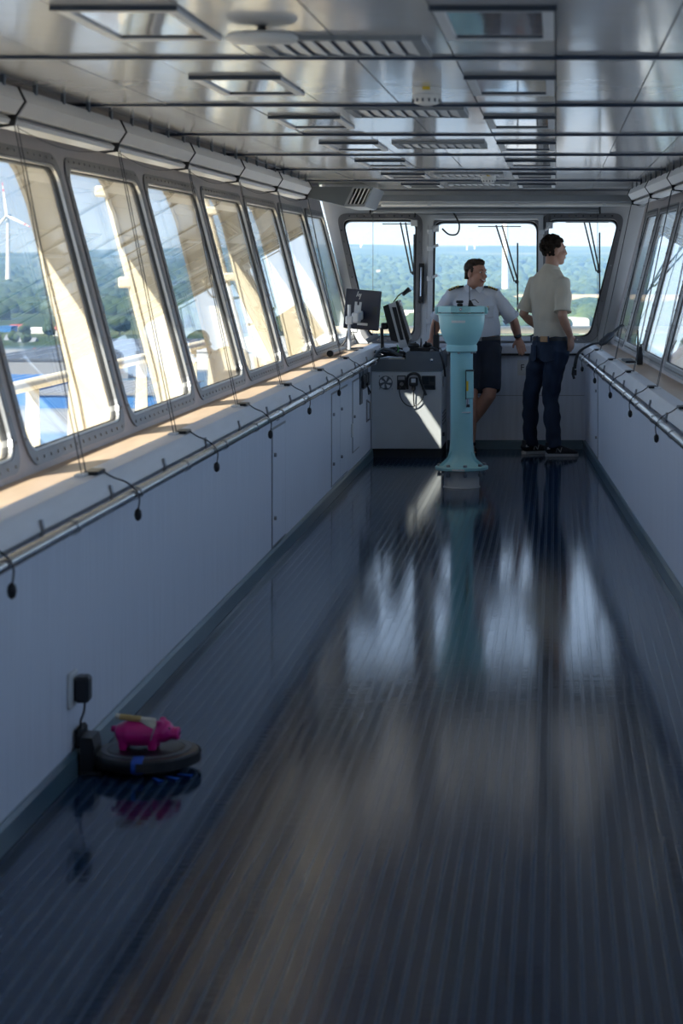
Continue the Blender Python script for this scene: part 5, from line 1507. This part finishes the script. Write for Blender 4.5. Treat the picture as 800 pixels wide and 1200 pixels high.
hm.ell(HB(.018, 0, .094), (.058, .056, .034), 16, 10, HB.ax)
hm.tube([HB(.030, -.060, .082), HB(.056, -.02, .098), HB(.060, .02, .098), HB(.036, .056, .082)], [.009, .012, .012, .009], 10)
for s_ in (-1, 1):
    hm.tube([HB(.016, s_*.071, .05), HB(.010, s_*.075, .010)], [(.014, .008), (.008, .005)], 8)
    hm.tube([HB(-.03, s_*.070, .03), HB(-.05, s_*.058, -.05)], [(.03, .014), (.02, .010)], 8)
hair_b = remesh('hair', hm, .004, M['hair_b'], tb, 3, disp=.004, dscale=60)
# shirt
sm = MB()
sm.tube([pelv + Vector((0, 0, .035)), waist - Vector((0, 0, .02)), waist + Vector((-.008, 0, .05)), chest, chest.lerp(shc, .6), shc + Vector((0, 0, .015)), nkb + Vector((0, 0, .012))],
        [(.158, .122), (.164, .128), (.172, .132), (.192, .136), (.186, .118), (.130, .09), (.066, .062)], 22, side=B.r)
for sh, el in ((shR, elR), (shL, elL)):
    d = el - sh
    sm.tube([shc.lerp(sh, .35) + Vector((0, 0, .01)), sh + Vector((0, 0, .004)), sh + d*.4, sh + d*.80, sh + d*.88], [(.064, .060), (.070, .068), (.070, .066), (.075, .068), (.074, .067)], 16)
shirt_b = remesh('uniform_shirt', sm, .007, M['shirt'], tb, 2, disp=.017, dscale=11.0, seed=1.3)
for sh, el, nm_ in ((shR, elR, 0), (shL, elL, 1)):
    d = el - sh
    obj('sleeve_hem', MB().tube([sh + d*.79, sh + d*.90], [(.0765, .070), (.0755, .069)], 18), M['shirt'], shirt_b, .9)
    # epaulette with gold bars
    a, c = shc.lerp(sh, .42) + Vector((0, -.01, .082)), sh + Vector((0, -.02, .072))
    if nm_ == 0: a, c = Vector((-.775, 17.17, 1.387)), Vector((-.895, 17.185, 1.352))
    else: a, c = Vector((-.600, 17.17, 1.385)), Vector((-.490, 17.18, 1.352))
    ep = obj('epaulette', MB().tube([a, a.lerp(c, .5) + Vector((0, 0, .008)), c], [(.026, .008), (.030, .008), (.030, .008)], 10, side=(0, 1, 0)), M['shorts'], shirt_b, .9)
    for q in range(4):
        k0 = .30 + q*.18
        p = a.lerp(c, k0) + Vector((0, 0, .008*math.sin(PI*min(1, k0)) + .002)); p2 = a.lerp(c, k0 + .09) + Vector((0, 0, .008*math.sin(PI*min(1, k0 + .09)) + .002))
        obj('gold_bar', MB().tube([p, p2], [(.033, .0108)]*2, 10, side=(0, 1, 0)), M['gold'], ep)
for s_ in (-1, 1):
    cl = MB()
    n0 = HB(-.02, 0, -.10)
    f_ = Vector((0, -1, 0))
    pts0 = [Vector((-.685 + s_*.062, 17.20, 1.405)), Vector((-.685 + s_*.050, 17.135, 1.392)), Vector((-.685 + s_*.012, 17.098, 1.365)), Vector((-.685 + s_*.050, 17.085, 1.325)), Vector((-.685 + s_*.082, 17.13, 1.368))]
    cl.rings([pts0, [p + Vector((0, -.008, .004)) for p in pts0]])
    obj('collar', cl, M['shirt'], shirt_b)
def shirt_y(z):   # front surface of the shirt
    return 17.06 if z > 1.1 else 17.05
pk = MB().box((-.60, 17.05, 1.125), (-.515, 17.075, 1.215), .006)
obj('pocket', pk, M['shirt'], shirt_b)
obj('pocket_flap', MB().prism([(-.603, 1.225), (-.512, 1.225), (-.512, 1.20), (-.557, 1.188), (-.603, 1.20)], 17.046, 17.07, 'xz'), M['shirt'], shirt_b)
obj('pin', MB().box((-.572, 17.04, 1.208), (-.560, 17.047, 1.222)), M['gold'], shirt_b)
for q in range(5):
    z = 1.30 - q*.065
    obj('button', MB().lathe([(.005, 0), (.005, -.003)], (-.672 + q*.006, 17.062 - .004*q, z), 8, 'y'), M['teeth'], shirt_b)
# shorts, belt
jm = MB()
jm.tube([pelv + Vector((0, 0, .045)), pelv, pelv - Vector((0, 0, .06)), pelv - Vector((0, 0, .12))], [(.154, .118), (.160, .122), (.162, .122), (.12, .09)], 22, side=B.r)
for hp, kn in ((hpL, knL), (hpR, knR)):
    jm.tube([hp, hp.lerp(kn, .5), hp.lerp(kn, .85), hp.lerp(kn, .93)], [(.096, .10), (.092, .096), (.092, .092), (.090, .090)], 18)
shorts = remesh('shorts', jm, .007, M['shorts'], tb, 3, disp=.010, dscale=11.0, seed=5.5)
obj('belt', MB().tube([pelv + Vector((0, 0, .018)), pelv + Vector((0, 0, .046))], [(.166, .132), (.163, .130)], 28, side=B.r), M['beltm'], shorts, .9)
obj('buckle', MB().box((-.660, 17.025, .932), (-.615, 17.04, .966), .004), M['steel_d'], shorts)
# wrist watch on his left arm
wd = (elL - wrL).normalized()
wt = obj('watch_strap', MB().tube([wrL + wd*.022, wrL + wd*.045], [.034, .034], 16), M['black'], tb, .9)
obj('watch_case', MB().lathe([(.018, 0), (.021, -.004), (.021, -.010), (.016, -.013)], tuple(wrL + wd*.034 + Vector((.004, -.028, 0))), 16, 'y'), M['grey_d'], wt)
# striped sandals
for an in (anL, anR):
    so = MB()
    loop = [(-.034, .055), (.034, .055), (.040, -.03), (.050, -.12), (.030, -.18), (-.015, -.18), (-.040, -.12), (-.036, -.03)]
    so.rings([[Vector((an.x + x_ + .004, an.y + y_, .001)) for x_, y_ in loop], [Vector((an.x + x_ + .004, an.y + y_, .018)) for x_, y_ in loop]])
    sd_ = obj('sandal', so, M['black_m'], tb)
    for q in range(3):
        yy = an.y + .035 - q*.075
        obj('strap', MB().tube([(an.x - .042, yy, .018), (an.x - .034, yy, .055 - q*.008), (an.x, yy, .078 - q*.016), (an.x + .036, yy, .055 - q*.008), (an.x + .046, yy, .018)], [(.012, .003)]*5, 8, side=(0, 1, 0)), M['black_m'], sd_, .9)
    obj('ankle_strap', MB().tube([an + Vector((0, .004, -.022)), an + Vector((0, .004, .004))], [.044, .042], 16), M['black_m'], sd_, .9)
